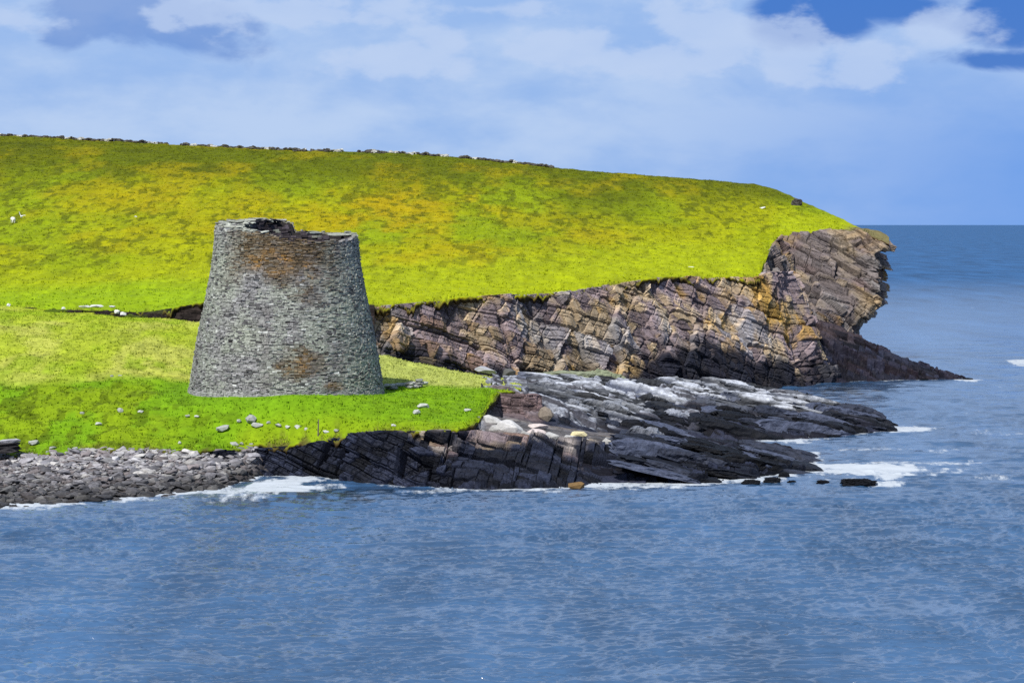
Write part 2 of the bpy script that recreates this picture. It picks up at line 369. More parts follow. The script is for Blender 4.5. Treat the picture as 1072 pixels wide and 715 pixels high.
# ------------------------------------------------------------------ rock faces
FR = frame(.46, -.06)
main_t = [(388, 318, 239.5), (400, 318.5, 240), (430, 317, 243), (500, 310.5, 251), (560, 307.5, 258), (600, 305.5, 263), (650, 296.5, 269), (690, 289.5, 275), (730, 289.5, 280), (795, 289, 287), (812, 284, 291), (826, 285, 296), (828, 284, 306)]
main_f = [(388, 370, 236), (400, 373, 236.5), (440, 384, 242), (490, 393, 247), (550, 400, 252), (600, 404, 257), (650, 406, 262), (690, 408, 266), (730, 408.5, 272), (800, 407.5, 280), (850, 403, 287.5), (866, 397, 295), (868, 392, 306)]
OC = [(845, 320, 289, 3.6, .95), (800, 312, 287, 4.2, .8), (825, 335, 288, 4.5, .8), (505, 377, 247, 1.6, .8), (665, 302, 268, 2.0, .7), (760, 335, 280, 1.6, .6), (720, 300, 277, 1.5, .7), (640, 310, 266, 1.5, .5)]
def zd_main(P):  # black foot: wet rock, plus painted shadow at the left undercut and right end
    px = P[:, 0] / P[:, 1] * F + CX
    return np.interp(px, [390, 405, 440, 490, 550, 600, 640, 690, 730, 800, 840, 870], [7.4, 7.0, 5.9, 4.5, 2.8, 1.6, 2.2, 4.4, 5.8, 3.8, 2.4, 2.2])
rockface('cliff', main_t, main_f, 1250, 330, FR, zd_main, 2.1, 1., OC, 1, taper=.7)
bl_t = [(797, 291, 292), (802, 276, 300), (807, 262, 312), (816, 248, 333), (840, 244, 334), (870, 240, 335), (895, 241.5, 334), (915, 247.5, 332), (930, 255, 330), (934, 251, 340), (920, 245, 350)]
bl_f = [(856, 394, 301), (858, 384, 303), (860, 370, 306), (863, 356, 310), (868, 350, 315), (876, 350, 319), (886, 348, 320), (892, 345, 321), (897, 340, 323), (899, 338, 335), (890, 336, 350)]
def bluff_push(p, v, D):
    px = p[:, 0] / p[:, 1] * F + CX
    o = np.interp(v, [0, .05, .12, .2, .35, .6, .75, .88, 1], [.3, .3, -1.2, -.8, .4, 1.1, 1.7, .8, 0]) * sstep(868, 905, px + 33 * v)
    o = o + (D * .32 - .1) * sstep(885, 912, px + 33 * v) - 1.1 * sstep(.10, 0, v) * sstep(905, 925, px)
    return np.stack([o, -o * .3, o * 0], 1)
BO = [(907, 272, 331, 1.7, 1.), (829, 290, 313, 2.0, 1.), (870, 330, 316, 2.0, .8), (915, 248, 331, 2.2, .5)]
def bluffcol(p, hs):
    c = rockcol(p, hs, -2., 5, BO)
    g = np.array([.150, .142, .138]) * (.6 + .8 * hs[1][1])[:, None]
    return mixc(c * np.array([.74, .70, .64]), g * .85, .5 * sstep(.35, .55, fbm(p / 5., 3, 88)))
rockface('cliff', bl_t, bl_f, 620, 340, frame(.55, -.1), -2, 1.0, 1.15, BO, 5, [(2.6, 5.5, 4.5, 1.5, .4, .35), (.95, 2.2, 2., .6, .22, .2), (.35, .9, .8, .16, .07, .1)], col=bluffcol, taper=.6, inset=.5, push=bluff_push)
fr_t = [(228, 472, 183), (240, 471.5, 184.2), (262, 470, 186), (330, 463.5, 184.5), (365, 456, 183), (400, 451, 181), (440, 451.5, 179.6), (480, 450.5, 180), (500, 449, 182), (530, 453, 183), (570, 458, 184), (620, 464, 185), (670, 469, 186.5), (730, 476, 188.5), (790, 482, 191), (835, 487, 192.5), (852, 491, 191)]
fr_f = [(228, 490, 181), (240, 494, 183.5), (262, 497, 185.3), (330, 500, 182.8), (365, 502.5, 181.2), (400, 507, 178.2), (440, 510, 176.3), (480, 511.5, 175.4), (500, 512, 175.2), (530, 511.8, 175.3), (570, 511.2, 175.7), (620, 510, 176.2), (670, 508, 177.3), (730, 505, 179.2), (790, 500, 182.9), (835, 494, 187), (856, 491.5, 189)]
def frontcol(p, hs):
    px = p[:, 0] / p[:, 1] * F + CX
    c = rockcol(p, hs, 1.6, 9)
    z = p[:, 2] + (fbm(p / 2.2, 3, 19) - .5) * 2.4 + (hs[1][1] - .5) * 1.2
    zt_ = np.interp(px, [380, 500, 545, 700], [3.9, 3.8, 3.3, 2.6]); k = sstep(0, -.8, z - zt_) ; k = np.maximum(k, sstep(380, 340, px) * .97)
    dk = C_black * (.5 + 3.6 * hs[1][1] ** 2)[:, None]
    return mixc(mixc(c, np.array([.30, .275, .24]), .6 * (hs[0][1] > .35)), dk, k)
rockface('rock_face', fr_t, fr_f, 1500, 150, frame(.30, -.05), 1.6, 1.3, .85, (), 9, [(1.7, 3.2, 2.6, 1.3, .3, .4), (.6, 1.3, 1.1, .5, .16, .22), (.25, .55, .5, .14, .06, .09)], col=frontcol, taper=.3, inset=1.6, mat=M_wetrock)
bk_t = [(-40, 322.5, 246.6), (0, 321.6, 246), (60, 324.3, 244), (100, 325.8, 243), (150, 326.6, 241), (190, 320.5, 240), (207, 317, 240), (300, 318, 239), (392, 319, 239.4)]
bk_f = [(-40, 322.8, 245.8), (0, 322.8, 245.2), (60, 326.2, 243.2), (100, 329.6, 242.2), (150, 333.2, 240.2), (190, 335.2, 239), (207, 336, 238.8), (300, 351, 238), (392, 371, 236.4)]
def bankcol(p, hs):
    c = np.ones((len(p), 3)) * np.array([.016, .012, .011]) * (.5 + 1.3 * hs[1][1])[:, None]
    return mixc(c, np.array([.07, .11, .006]), sstep(.52, .62, fbm(p / np.array([3., 3., 1.5]), 3, 17)) * .8 * sstep(190, 120, p[:, 0] / p[:, 1] * F + CX))
rockface('earth_bank', bk_t, bk_f, 560, 40, frame(.05), 0, .35, .5, (), 13, [(.6, 1.6, 1.4, .7, .2, .2), (.3, .7, .6, .3, .1, .1)], col=bankcol, taper=.5, inset=1.)

def layercol(p, hs):
    return np.array([.125, .090, .090]) * (.45 + 1.1 * hs[1][1])[:, None] * (.7 + .6 * hs[0][1])[:, None]
rockface('layered_outcrop', [(512, 411, 205.5), (530, 412.5, 205.5), (548, 413, 206), (567, 415, 207)], [(512, 437, 203), (530, 438, 203), (548, 438.5, 203.3), (567, 438, 204.5)], 300, 120, frame(.06), 0, .4, .8, (), 17, [(.42, 1.5, 1., .35, .16, .08), (.2, .6, .5, .14, .08, .04)], col=layercol, taper=.6, inset=1.5)
# ------------------------------------------------------------------ wave-cut rock shelves
sh_pts = [(480, 513, 174.6), (500, 512.5, 174.8), (600, 510.5, 176), (670, 508, 177.4), (730, 505, 179), (800, 499, 183.5), (850, 491, 189), (843, 478, 199),
          (490, 449, 184), (505, 446, 186), (540, 441, 190), (565, 447, 190), (600, 452, 190), (650, 456, 192), (700, 462, 193), (760, 473, 197), (820, 476, 203),
          (530, 468, 181.5), (600, 474, 182), (660, 476, 183), (720, 482, 184),
          (700, 463, 212), (640, 453, 209), (600, 446, 206), (560, 438, 204), (525, 437, 203), (530, 415, 207), (512, 411, 208),
          (760, 459, 214), (870, 457, 218), (930, 450.5, 224.5), (525, 397, 232), (560, 398, 232), (640, 409, 230), (720, 408, 234), (760, 409, 238), (790, 412.5, 240), (840, 421, 238), (900, 438, 230),
          (540, 411, 216), (560, 419, 215), (640, 431, 217), (720, 442, 219), (800, 447, 221), (860, 446, 222), (500, 398, 240), (520, 399, 250), (600, 406, 252), (700, 410, 262), (780, 410, 272)]
SP = ats(sh_pts)
deep = np.array([[*at(px, 0, d)[:2], z] for px, d, z in ((480, 166, -3), (600, 167, -3), (740, 170, -3), (860, 178, -3), (900, 192, -3), (865, 205, -2.2), (790, 208, -1.6), (755, 210, -1.5), (735, 210.5, -.9), (830, 209, -2), (960, 222, -3), (960, 240, -3), (880, 252, -3), (820, 262, -2.5), (800, 285, -2), (700, 275, .5))])
SH = TPS(np.r_[SP, deep])
gx = np.arange(-4.5, 38.5, .13); gy = np.arange(170, 276, .13)
X, Y = np.meshgrid(gx, gy); PXg = X / Y * F + CX
Z = SH(X, Y)
P = np.stack([X, Y, Z], -1).reshape(-1, 3)
FS = frame(.24, -.10)
Q = P @ FS.T
w = Q[:, 2] + (fbm(P / 5., 3, 201) - .5) * 1.6
T = .85; wi = w / T + .4 * (vnoise(np.stack([w, w * 0], 1), 5) - .5) * 2; i = np.floor(wi); f = wi - i
dz1 = ((i + sstep(.15, .45, f)) - wi) * T
D, hs = strata(P, FS, [(1.1, 4.2, 2.4, .9, .28, .35), (.5, 1.8, 1.0, .42, .16, .2), (.22, .7, .5, .12, .06, .08)], 31, .3)
am = sstep(-1.5, .8, P[:, 2]) * .6 + .4; pxs0 = PXg.ravel()
fd = np.interp(pxs0, [480, 500, 530, 570, 620, 670, 730, 790, 835, 852], [180, 182, 183, 184, 185, 186.5, 188.5, 191, 192.5, 191])
hz_ = 1 - .75 * sstep(496, 512, pxs0) * sstep(665, 645, pxs0) * sstep(206, 200, P[:, 1])
zz = P[:, 2] + (dz1 * .8 + D * .85) * am * hz_ - .9 * sstep(1.5, -.5, P[:, 1] - fd)
V = P.copy(); V[:, 2] = zz
nz = np.stack(np.gradient(zz.reshape(X.shape), .13), -1); slope = np.hypot(nz[..., 0], nz[..., 1]).ravel()
pxs = PXg.ravel(); yy = P[:, 1]
hgt = P[:, 2] + (fbm(P / 2.6, 3, 205) - .5) * 2.0 + (hs[1][1] - .5) * .9
zline = np.where(yy < 206, 2.5, 1.7)
pal = sstep(-.25, .55, hgt - zline)
c_dark = C_black[None] * (.5 + 3.5 * hs[1][1] ** 2)[:, None] + np.array([.004, .003, .004]) * hs[0][1][:, None]
c_mid = mixc(np.array([[.040, .040, .050]]) * (.6 + .8 * hs[1][1])[:, None], np.array([.11, .092, .08]), sstep(.5, .8, hs[0][1]) * sstep(208, 200, yy))
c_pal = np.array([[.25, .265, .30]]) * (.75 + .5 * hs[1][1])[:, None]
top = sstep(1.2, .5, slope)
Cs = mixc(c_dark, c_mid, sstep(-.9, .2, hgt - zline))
bedpale = sstep(.40, .62, .55 * hs[1][0] + .35 * hs[0][0] + .5 * (fbm(P / np.array([4., 2., 2.]), 4, 208) - .1) + .16 * (hs[2][0] - .5))
heap = sstep(500, 512, pxs) * sstep(655, 640, pxs) * sstep(182, 184, yy) * sstep(202, 199, yy)
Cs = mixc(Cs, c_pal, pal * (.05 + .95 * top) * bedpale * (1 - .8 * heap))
Cs = mixc(Cs, np.array([[.10, .09, .085]]) * (.5 + hs[1][1])[:, None], heap * .7)
brick = sstep(508, 516, pxs) * sstep(572, 562, pxs) * sstep(201, 203, yy) * sstep(210, 208, yy)
Cs = mixc(Cs, np.array([.13, .095, .095]), brick * .8)
Zg = zz.reshape(X.shape)
kp = (Zg[:-1, :-1] > -.7) & (PXg[:-1, :-1] > 484) & (Y[:-1, :-1] < 268)
kp &= ~((PXg < 503 + 34 * (fbm(np.stack([X, Y], -1) / 2., 3, 222) - .25) * (Y > 209))[:-1, :-1] & (Y[:-1, :-1] > 190))
def SHG(x, y):
    ix = np.clip(((np.asarray(x) - gx0) / .13).astype(int), 0, Zg.shape[1] - 1); iy = np.clip(((np.asarray(y) - gy0) / .13).astype(int), 0, Zg.shape[0] - 1)
    return Zg[iy, ix]
gx0, gy0 = gx[0], gy[0]
Fs = gridfaces(*X.shape, keep=kp)
V, Fs, Cs = compact(V, Fs, Cs)
slab = Pile(); slab.V.append(V); slab.C.append(Cs); slab.n = len(V)
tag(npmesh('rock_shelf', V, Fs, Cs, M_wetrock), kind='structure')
# tilted beds broken out of the shelf
beds = Pile(); rr = random.Random(5)
def shz(x, y): return float(SH(np.array([x]), np.array([y]))[0])
cnt = 0
while cnt < 430:
    d = rr.uniform(176, 250); px = rr.uniform(505, 935); x, y, _ = at(px, 0, d); z = shz(x, y)
    if z < .1 or z > 4.6 or (px < 670 and d < 212) or (px > 715 and 203 < d < 214.5): continue
    if px < 575 and d > 205: continue
    s = rr.uniform(.35, 1.1)
    zl = 2.3 if d < 206 else 1.6
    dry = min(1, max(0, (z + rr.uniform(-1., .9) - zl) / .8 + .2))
    dk = np.array([.010, .012, .019]) * rr.choice([.3, .5, .9, 2.4, 5.5]); pl = np.array([.26, .275, .305]) * rr.choice([.1, .3, .7, 1.1, 1.4, 1.5])  # lighter picks of the dark tone imitate wet highlights in the bed colour
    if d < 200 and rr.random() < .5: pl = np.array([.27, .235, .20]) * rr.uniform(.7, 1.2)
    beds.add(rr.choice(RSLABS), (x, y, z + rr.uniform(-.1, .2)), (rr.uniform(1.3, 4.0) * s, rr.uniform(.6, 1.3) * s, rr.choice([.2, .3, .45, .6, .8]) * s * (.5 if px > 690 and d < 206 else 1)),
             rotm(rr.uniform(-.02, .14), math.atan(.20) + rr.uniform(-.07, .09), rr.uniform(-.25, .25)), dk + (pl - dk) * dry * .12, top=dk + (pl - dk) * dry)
    cnt += 1
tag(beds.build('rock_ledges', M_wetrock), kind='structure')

# dark promontory under the bluff
pr_pts = [(840, 404, 286.5), (866, 399.5, 293), (900, 398.5, 295), (940, 398, 296.5), (975, 397.5, 298), (1012, 397.2, 299.5), (862, 372, 294.6), (880, 372, 297), (900, 374, 297.5), (925, 380, 298), (866, 349, 300), (885, 351, 301), (905, 357, 302), (940, 371, 303), (962, 381, 303.5), (985, 389, 303),
          (866, 346, 312), (890, 349, 314), (856, 345, 322)]
PRD = np.array([[*at(px, 0, d)[:2], z] for px, d, z in ((850, 284, -2), (900, 289, -3), (950, 291, -3), (1010, 294, -2), (1035, 302, -2), (1000, 309, -2.5), (950, 312, -2.5), (925, 322, -2), (915, 335, -2))])
PR = TPS(np.r_[ats(pr_pts), PRD])
gx = np.arange(33, 57, .11); gy = np.arange(284, 326, .13)
X, Y = np.meshgrid(gx, gy); Z = PR(X, Y); P = np.stack([X, Y, Z], -1).reshape(-1, 3)
D, hs = strata(P, frame(.42, -.1), [(1.2, 3.4, 2.4, .9, .3, .35), (.5, 1.4, 1.1, .4, .15, .18), (.22, .6, .5, .1, .05, .07)], 61, .3)
V = P.copy(); V[:, 2] += D * .9 * (sstep(-1, .8, P[:, 2]) * .7 + .3); V[:, 1] -= D * .4
Cp = C_black[None] * (.5 + 3. * hs[1][1] ** 2)[:, None] + np.array([.010, .005, .006]) * hs[0][1][:, None]
Cp = mixc(Cp, np.array([.07, .048, .045]), .5 * sstep(4.2, 5.6, P[:, 2] + (hs[1][1] - .5) * 2))
kp = (V[:, 2].reshape(X.shape) > -.8)[:-1, :-1]
V, Fs, Cp = compact(V, gridfaces(*X.shape, keep=kp), Cp)
tag(npmesh('promontory', V, Fs, Cp, M_wetrock), kind='structure')

# ================================================================== THE SEA
d_beach = edgefn([(-300, 150), (0, 164), (60, 166), (100, 167.8), (160, 170.5), (200, 173), (235, 177), (262, 181.5), (276, 184.5)])
def waterline(px):
    a = np.where(px < 276, d_beach(px), np.interp(px, [276, 330, 365, 400, 440, 480, 500], [184.8, 182.8, 181.2, 178.2, 176.3, 175.4, 174.9]))
    return a
sea_pts = []
ys = np.r_[[5000, 3000, 2000, 1500, 1200, 1000, 900, 840, 800, 775], np.arange(760, 242, -.38), np.arange(242, 236.2, -.35)]
dd = np.r_[18.2 * F / (ys - HY), [60000.]]
cols = np.r_[np.arange(-3000, -400, 100), np.arange(-400, -6, 4), np.arange(-6, 1080, 1.25), np.arange(1080, 1480, 4), np.arange(1480, 4200, 100)]
Y = dd[:, None] * np.ones(len(cols))[None]; X = (cols[None] - CX) / F * Y
step = np.abs(np.gradient(dd))[:, None]
Zs = np.zeros_like(X); rw = np.random.default_rng(3)
WX = X + 1.2 * (fbm(np.stack([X, Y], -1) / 9., 2, 301) - .5) * 4; WY = Y + 1.2 * (fbm(np.stack([X, Y], -1) / 9., 2, 302) - .5) * 4
patch = .55 + .9 * fbm(np.stack([X / 26., Y / 40.], -1), 3, 305)
for k in range(170):
    lam = .55 * (18 / .55) ** (rw.random() ** 1.9); th = math.radians(rw.normal(-84, 17)); kx, ky = math.cos(th) * 2 * math.pi / lam, math.sin(th) * 2 * math.pi / lam
    a = .0068 * lam ** .12 * rw.uniform(.5, 1.4)
    att = sstep(.5, .28, step / lam)
    ph = kx * WX + ky * WY + rw.uniform(0, 6.28)
    Zs += att * a * (np.exp(1.25 * np.sin(ph)) - 1.45) * .9
Zs *= patch * sstep(6000, 2500, Y); Zs = .22 * np.tanh(Zs / .22)
Zs0 = Zs
P2 = np.stack([X, Y], -1); PXs = cols[None] * np.ones_like(X)
fo = np.zeros_like(X)
m = (PXs > 478) & (Y < 300) & (Y > 168)
shv = np.full(X.shape, -9.); shv[m] = SH(X[m], Y[m])
prv = np.full(X.shape, -9.); m2 = (PXs > 835) & (Y > 284) & (Y < 330); prv[m2] = PR(X[m2], Y[m2])
nz = fbm(P2 / np.array([1.6, 2.2]), 4, 311)
nz2 = fbm(P2 / np.array([4.5, 6.]), 3, 312)
fo = np.maximum(fo, sstep(-1.15, .1, shv + (nz - .5) * 2.2) * .75)
fo = np.maximum(fo, sstep(-1.0, .2, prv + (nz - .5) * 2.0) * .5)
gap = waterline(PXs) - Y
fo = np.maximum(fo, sstep(2.6, .2, gap + (nz - .5) * 4.5) * (PXs < 515) * np.where(PXs < 330, .9, .55))
def streak(px, py, rx, ry, s, thr=.5):
    global fo
    r = np.sqrt(((PXs - px) / rx) ** 2 + (((HY + 18.2 * F / Y) - py) / ry) ** 2)
    if px < 400: s *= .88
    fo = np.maximum(fo, s * sstep(1.15, .35, r + (nz2 - .5) * 1.1 + (nz - .5) * 1.2))
for a in ((292, 507, 42, 8, 1.), (232, 514, 45, 6, .8), (318, 500, 26, 5, .9), (386, 503, 20, 5, .8), (130, 522, 70, 4, .6), (30, 531, 50, 4, .6), (205, 518, 50, 7, .45),
          (905, 492, 90, 9, .95), (1000, 494, 70, 6, .55), (850, 487, 20, 6, .9), (765, 466, 50, 4.5, .95), (830, 461, 60, 4, .7), (952, 450, 30, 3.5, .85), (1040, 453, 40, 3, .4), (985, 473, 30, 4, .5), (700, 508, 60, 3.5, .6), (640, 511, 50, 3, .5), (790, 503, 40, 4, .7),
          (1010, 398, 22, 2.5, .8), (1068, 380, 16, 5, .8), (1060, 404, 40, 2, .35), (1030, 374, 60, 1.6, .3), (925, 507, 20, 3, .7), (900, 395, 60, 2, .3), (985, 360, 60, 1.5, .3), (960, 485, 100, 5, .6), (1045, 500, 50, 4, .5), (930, 470, 60, 3, .45), (1030, 432, 50, 2.5, .35), (890, 470, 40, 3, .5), (250, 520, 40, 4, .6), (345, 508, 30, 3, .6), (450, 514, 50, 2.5, .5), (560, 514, 50, 2.5, .55)):
    streak(*a)
# dark reflection of the shore rocks, painted into the water colour
refl_dark = np.zeros_like(X)
for (px, py, rx, ry, s) in ((330, 520, 90, 11, 1.), (420, 514, 60, 6, .7), (250, 528, 70, 6, .5), (880, 408, 40, 8, .9), (560, 515, 60, 4, .5)):
    r = np.sqrt(((PXs - px) / rx) ** 2 + (((HY + 18.2 * F / Y) - py) / ry) ** 2)
    refl_dark = np.maximum(refl_dark, .95 * s * sstep(1.1, .3, r + (nz - .5) * 1.6) * sstep(.42, .56, fbm(P2 / np.array([.7, 2.2]), 4, 333)))
sh_ = np.minimum(sstep(-.2, -2.8, np.maximum(shv, prv)), np.where(PXs < 515, sstep(0, 14, gap), 1)); Zs = Zs * (.45 + .55 * sh_)
Zs += fo * .06 * (fbm(P2 / .9, 3, 315) - .3)
Cf = np.stack([fo, refl_dark, np.zeros_like(fo)], -1).reshape(-1, 3)
m, t, b = newmat('sea_water'); L = t.links.new
g = nd(t, 'ShaderNodeNewGeometry'); a_ = nd(t, 'ShaderNodeAttribute', attribute_name='Col'); sp = nd(t, 'ShaderNodeSeparateColor'); L(a_.outputs['Color'], sp.inputs[0])
mp = nd(t, 'ShaderNodeMapping'); mp.inputs['Scale'].default_value = (.75, 1.35, 1.); L(g.outputs['Position'], mp.inputs['Vector'])
n1 = nd(t, 'ShaderNodeTexNoise', Scale=1.5, Detail=5., Roughness=.6, Distortion=.4); L(mp.outputs[0], n1.inputs['Vector'])
n2 = nd(t, 'ShaderNodeTexNoise', Scale=.16, Detail=4., Roughness=.6); L(mp.outputs[0], n2.inputs['Vector'])
sy = nd(t, 'ShaderNodeSeparateXYZ'); L(g.outputs['Position'], sy.inputs[0])
off = nd(t, 'ShaderNodeMapRange', interpolation_type='SMOOTHSTEP'); off.inputs['From Min'].default_value = 230; off.inputs['From Max'].default_value = 900; L(sy.outputs['Y'], off.inputs['Value'])
rgh = nd(t, 'ShaderNodeMapRange'); rgh.inputs['To Min'].default_value = .10; rgh.inputs['To Max'].default_value = .5; L(off.outputs['Result'], rgh.inputs['Value']); L(rgh.outputs['Result'], b.inputs['Roughness'])
spc = nd(t, 'ShaderNodeMapRange'); spc.inputs['To Min'].default_value = .5; spc.inputs['To Max'].default_value = .02; L(off.outputs['Result'], spc.inputs['Value']); L(spc.outputs['Result'], b.inputs['Specular IOR Level'])
bp = nd(t, 'ShaderNodeBump', Strength=1., Distance=.045); L(n1.outputs['Fac'], bp.inputs['Height'])
bp2 = nd(t, 'ShaderNodeBump', Strength=.4, Distance=.8); L(n2.outputs['Fac'], bp2.inputs['Height']); L(bp.outputs[0], bp2.inputs['Normal'])
b.inputs['IOR'].default_value = 2.1; b.inputs['Roughness'].default_value = .10
mk = nd(t, 'ShaderNodeMix', data_type='RGBA'); mk.inputs['A'].default_value = (.032, .080, .166, 1); mk.inputs['B'].default_value = (.006, .016, .030, 1); L(sp.outputs[1], mk.inputs['Factor'])
mo = nd(t, 'ShaderNodeMix', data_type='RGBA'); L(off.outputs['Result'], mo.inputs['Factor']); L(mk.outputs['Result'], mo.inputs['A']); mo.inputs['B'].default_value = (.018, .078, .195, 1)
mp5 = nd(t, 'ShaderNodeMapping'); mp5.inputs['Scale'].default_value = (.11, .016, 1.); L(g.outputs['Position'], mp5.inputs['Vector'])
n5 = nd(t, 'ShaderNodeTexNoise', Scale=1., Detail=9., Roughness=.72); L(mp5.outputs[0], n5.inputs['Vector'])
vr = nd(t, 'ShaderNodeMapRange'); vr.inputs['From Min'].default_value = .34; vr.inputs['From Max'].default_value = .66; vr.inputs['To Min'].default_value = .62; vr.inputs['To Max'].default_value = 1.38; L(n5.outputs['Fac'], vr.inputs['Value'])
vs = nd(t, 'ShaderNodeVectorMath', operation='SCALE'); L(mo.outputs['Result'], vs.inputs[0]); L(vr.outputs['Result'], vs.inputs['Scale'])
L(vs.outputs[0], b.inputs['Base Color']); L(bp2.outputs[0], b.inputs['Normal'])
fb = nd(t, 'ShaderNodeBsdfDiffuse'); fb.inputs['Color'].default_value = (.42, .46, .50, 1)
n3 = nd(t, 'ShaderNodeTexNoise', Scale=1.5, Detail=9., Roughness=.75); mp3 = nd(t, 'ShaderNodeMapping'); mp3.inputs['Scale'].default_value = (1., .32, 1.); L(g.outputs['Position'], mp3.inputs['Vector']); L(mp3.outputs[0], n3.inputs['Vector'])
ma = nd(t, 'ShaderNodeMath', operation='MULTIPLY_ADD'); ma.inputs[1].default_value = 1.7; L(n3.outputs['Fac'], ma.inputs[0]); L(sp.outputs[0], ma.inputs[2])
mr = nd(t, 'ShaderNodeMapRange', interpolation_type='SMOOTHSTEP'); mr.inputs['From Min'].default_value = 1.18; mr.inputs['From Max'].default_value = 1.66; mr.inputs['To Max'].default_value = .9; L(ma.outputs[0], mr.inputs['Value'])
gt = nd(t, 'ShaderNodeMapRange'); gt.inputs['From Min'].default_value = .04; gt.inputs['From Max'].default_value = .22; L(sp.outputs[0], gt.inputs['Value'])
gm = nd(t, 'ShaderNodeMath', operation='MULTIPLY'); L(gt.outputs['Result'], gm.inputs[0]); L(mr.outputs['Result'], gm.inputs[1])
mp4 = nd(t, 'ShaderNodeMapping'); mp4.inputs['Scale'].default_value = (.34, .055, 1.); L(g.outputs['Position'], mp4.inputs['Vector'])
n4 = nd(t, 'ShaderNodeTexNoise', Scale=1., Detail=6., Roughness=.7); L(mp4.outputs[0], n4.inputs['Vector'])
wc = nd(t, 'ShaderNodeMapRange', interpolation_type='SMOOTHSTEP'); wc.inputs['From Min'].default_value = .69; wc.inputs['From Max'].default_value = .76; L(n4.outputs['Fac'], wc.inputs['Value'])
wo = nd(t, 'ShaderNodeMath', operation='MULTIPLY'); L(wc.outputs['Result'], wo.inputs[0]); L(off.outputs['Result'], wo.inputs[1])
mx = nd(t, 'ShaderNodeMath', operation='MAXIMUM'); L(gm.outputs[0], mx.inputs[0]); L(wo.outputs[0], mx.inputs[1])
ms = nd(t, 'ShaderNodeMixShader'); L(mx.outputs[0], ms.inputs[0]); L(b.outputs[0], ms.inputs[1]); L(fb.outputs[0], ms.inputs[2])
L(ms.outputs[0], t.nodes['Material Output'].inputs['Surface'])
M_sea = m
tag(npmesh('sea', np.stack([X, Y, Zs], -1).reshape(-1, 3), gridfaces(*X.shape), Cf, M_sea, smooth=True), kind='structure')

# ================================================================== BEACH
bc = np.arange(-300, 285, 2.); tr = np.linspace(0, 1, 90)
e0 = d_beach(bc) - 3.5; e1 = d_front(bc) + 1.2
Yb = e0[None] + (e1 - e0)[None] * tr[:, None]; Xb = (bc[None] - CX) / F * Yb
zt = L_(Xb[-1], Yb[-1])[None]
wl = d_beach(bc)[None]
def beachz_grid(px, y):
    w = d_beach(px); e = d_front(px); return np.interp
Zb = (Yb - wl) / np.maximum(e1[None] - wl, 1.) * (zt - .12)
Zb = np.where(Yb < wl, (Yb - wl) * .14, Zb) + (fbm(np.stack([Xb, Yb], -1) / .5, 3, 401) - .5) * .35 - .12
Cb = np.ones(Xb.shape + (3,)) * np.array([.11, .10, .105]) * (.5 + fbm(np.stack([Xb, Yb], -1) / .4, 2, 402))[..., None]
tag(npmesh('shingle_beach', np.stack([Xb, Yb, Zb], -1).reshape(-1, 3), gridfaces(*Xb.shape), Cb.reshape(-1, 3), M_stone), kind='structure')
def beachz(x, y):
    px = x / y * F + CX; w = float(d_beach(px)); e = float(d_front(px)) + 1.2
    if y < w: return (y - w) * .14 - .1
    zt = float(L_(np.array([(px - CX) / F * e]), np.array([e]))[0]) - .12
    return (y - w) / max(e - w, 1.) * zt - .1
STC = [(.25, .24, .25), (.19, .185, .20), (.29, .285, .29), (.17, .15, .15), (.33, .32, .31), (.13, .128, .14)]
cands = []
tries = 0
while len(cands) < 7600 and tries < 40000:
    tries += 1
    px = rr.uniform(-290, 268); w = float(d_beach(px)); e = float(d_front(px)) + .7
    d = w - .9 + (e - w + .9) * rr.random()
    s = min(.48, .10 * math.exp(abs(rr.gauss(0, .66)))) * (1.1 if d - w < 6 else .9)
    cands.append((s / d * (1 if -4 < px < 282 else .2), s, px, d))
cands.sort(reverse=True)
stone_me = []
for k in range(14):
    V, Fc = HULLS[k]
    o = npmesh('beach_stone', V, Fc, np.tile(np.array(STC[k % 6]), (len(V), 1)), M_stone); stone_me.append(o.data); bpy.data.objects.remove(o)
rest = Pile()
for n, (_, s, px, d) in enumerate(cands):
    x, y, _z = at(px, 0, d); z = beachz(x, y) + s * .25
    R = (rr.uniform(-.3, .3), rr.uniform(-.3, .3), rr.uniform(0, 6.28)); S = (s * rr.uniform(.9, 1.5), s * rr.uniform(.7, 1.1), s * rr.uniform(.3, .6))
    if n < 300:
        o = bpy.data.objects.new('beach_stone', rr.choice(stone_me)); COL.objects.link(o); o.location = (x, y, z); o.rotation_euler = R; o.scale = S
        tag(o, 'large grey stone among the tumbled stones of the beach at the water', 'stone', 'large stones of the shingle beach')
    else:
        rest.add(rr.choice(HULLS), (x, y, z), S, rotm(*R), np.array(rr.choice(STC)) * rr.uniform(.6, 1.3))
tag(rest.build('beach_stones', M_stone), kind='stuff')

# ================================================================== THE BROCH
BX, BY, BZ = (299.8 - CX) / F * 200, 200., 4.75
prof_z = [4.0, 5.05, 6.93, 9.55, 12.2, 15.2, 17.85, 19.]; prof_r = [7.80, 7.66, 7.36, 6.93, 6.36, 5.80, 5.57, 5.55]
def R_(z):
    return np.interp(z, prof_z, prof_r)
zs_ = np.linspace(4, 19, 200); rs_ = R_(zs_)
for _ in range(30): rs_[1:-1] = (rs_[:-2] + 2 * rs_[1:-1] + rs_[2:]) / 4
def R_(z): return np.interp(z, zs_, rs_)
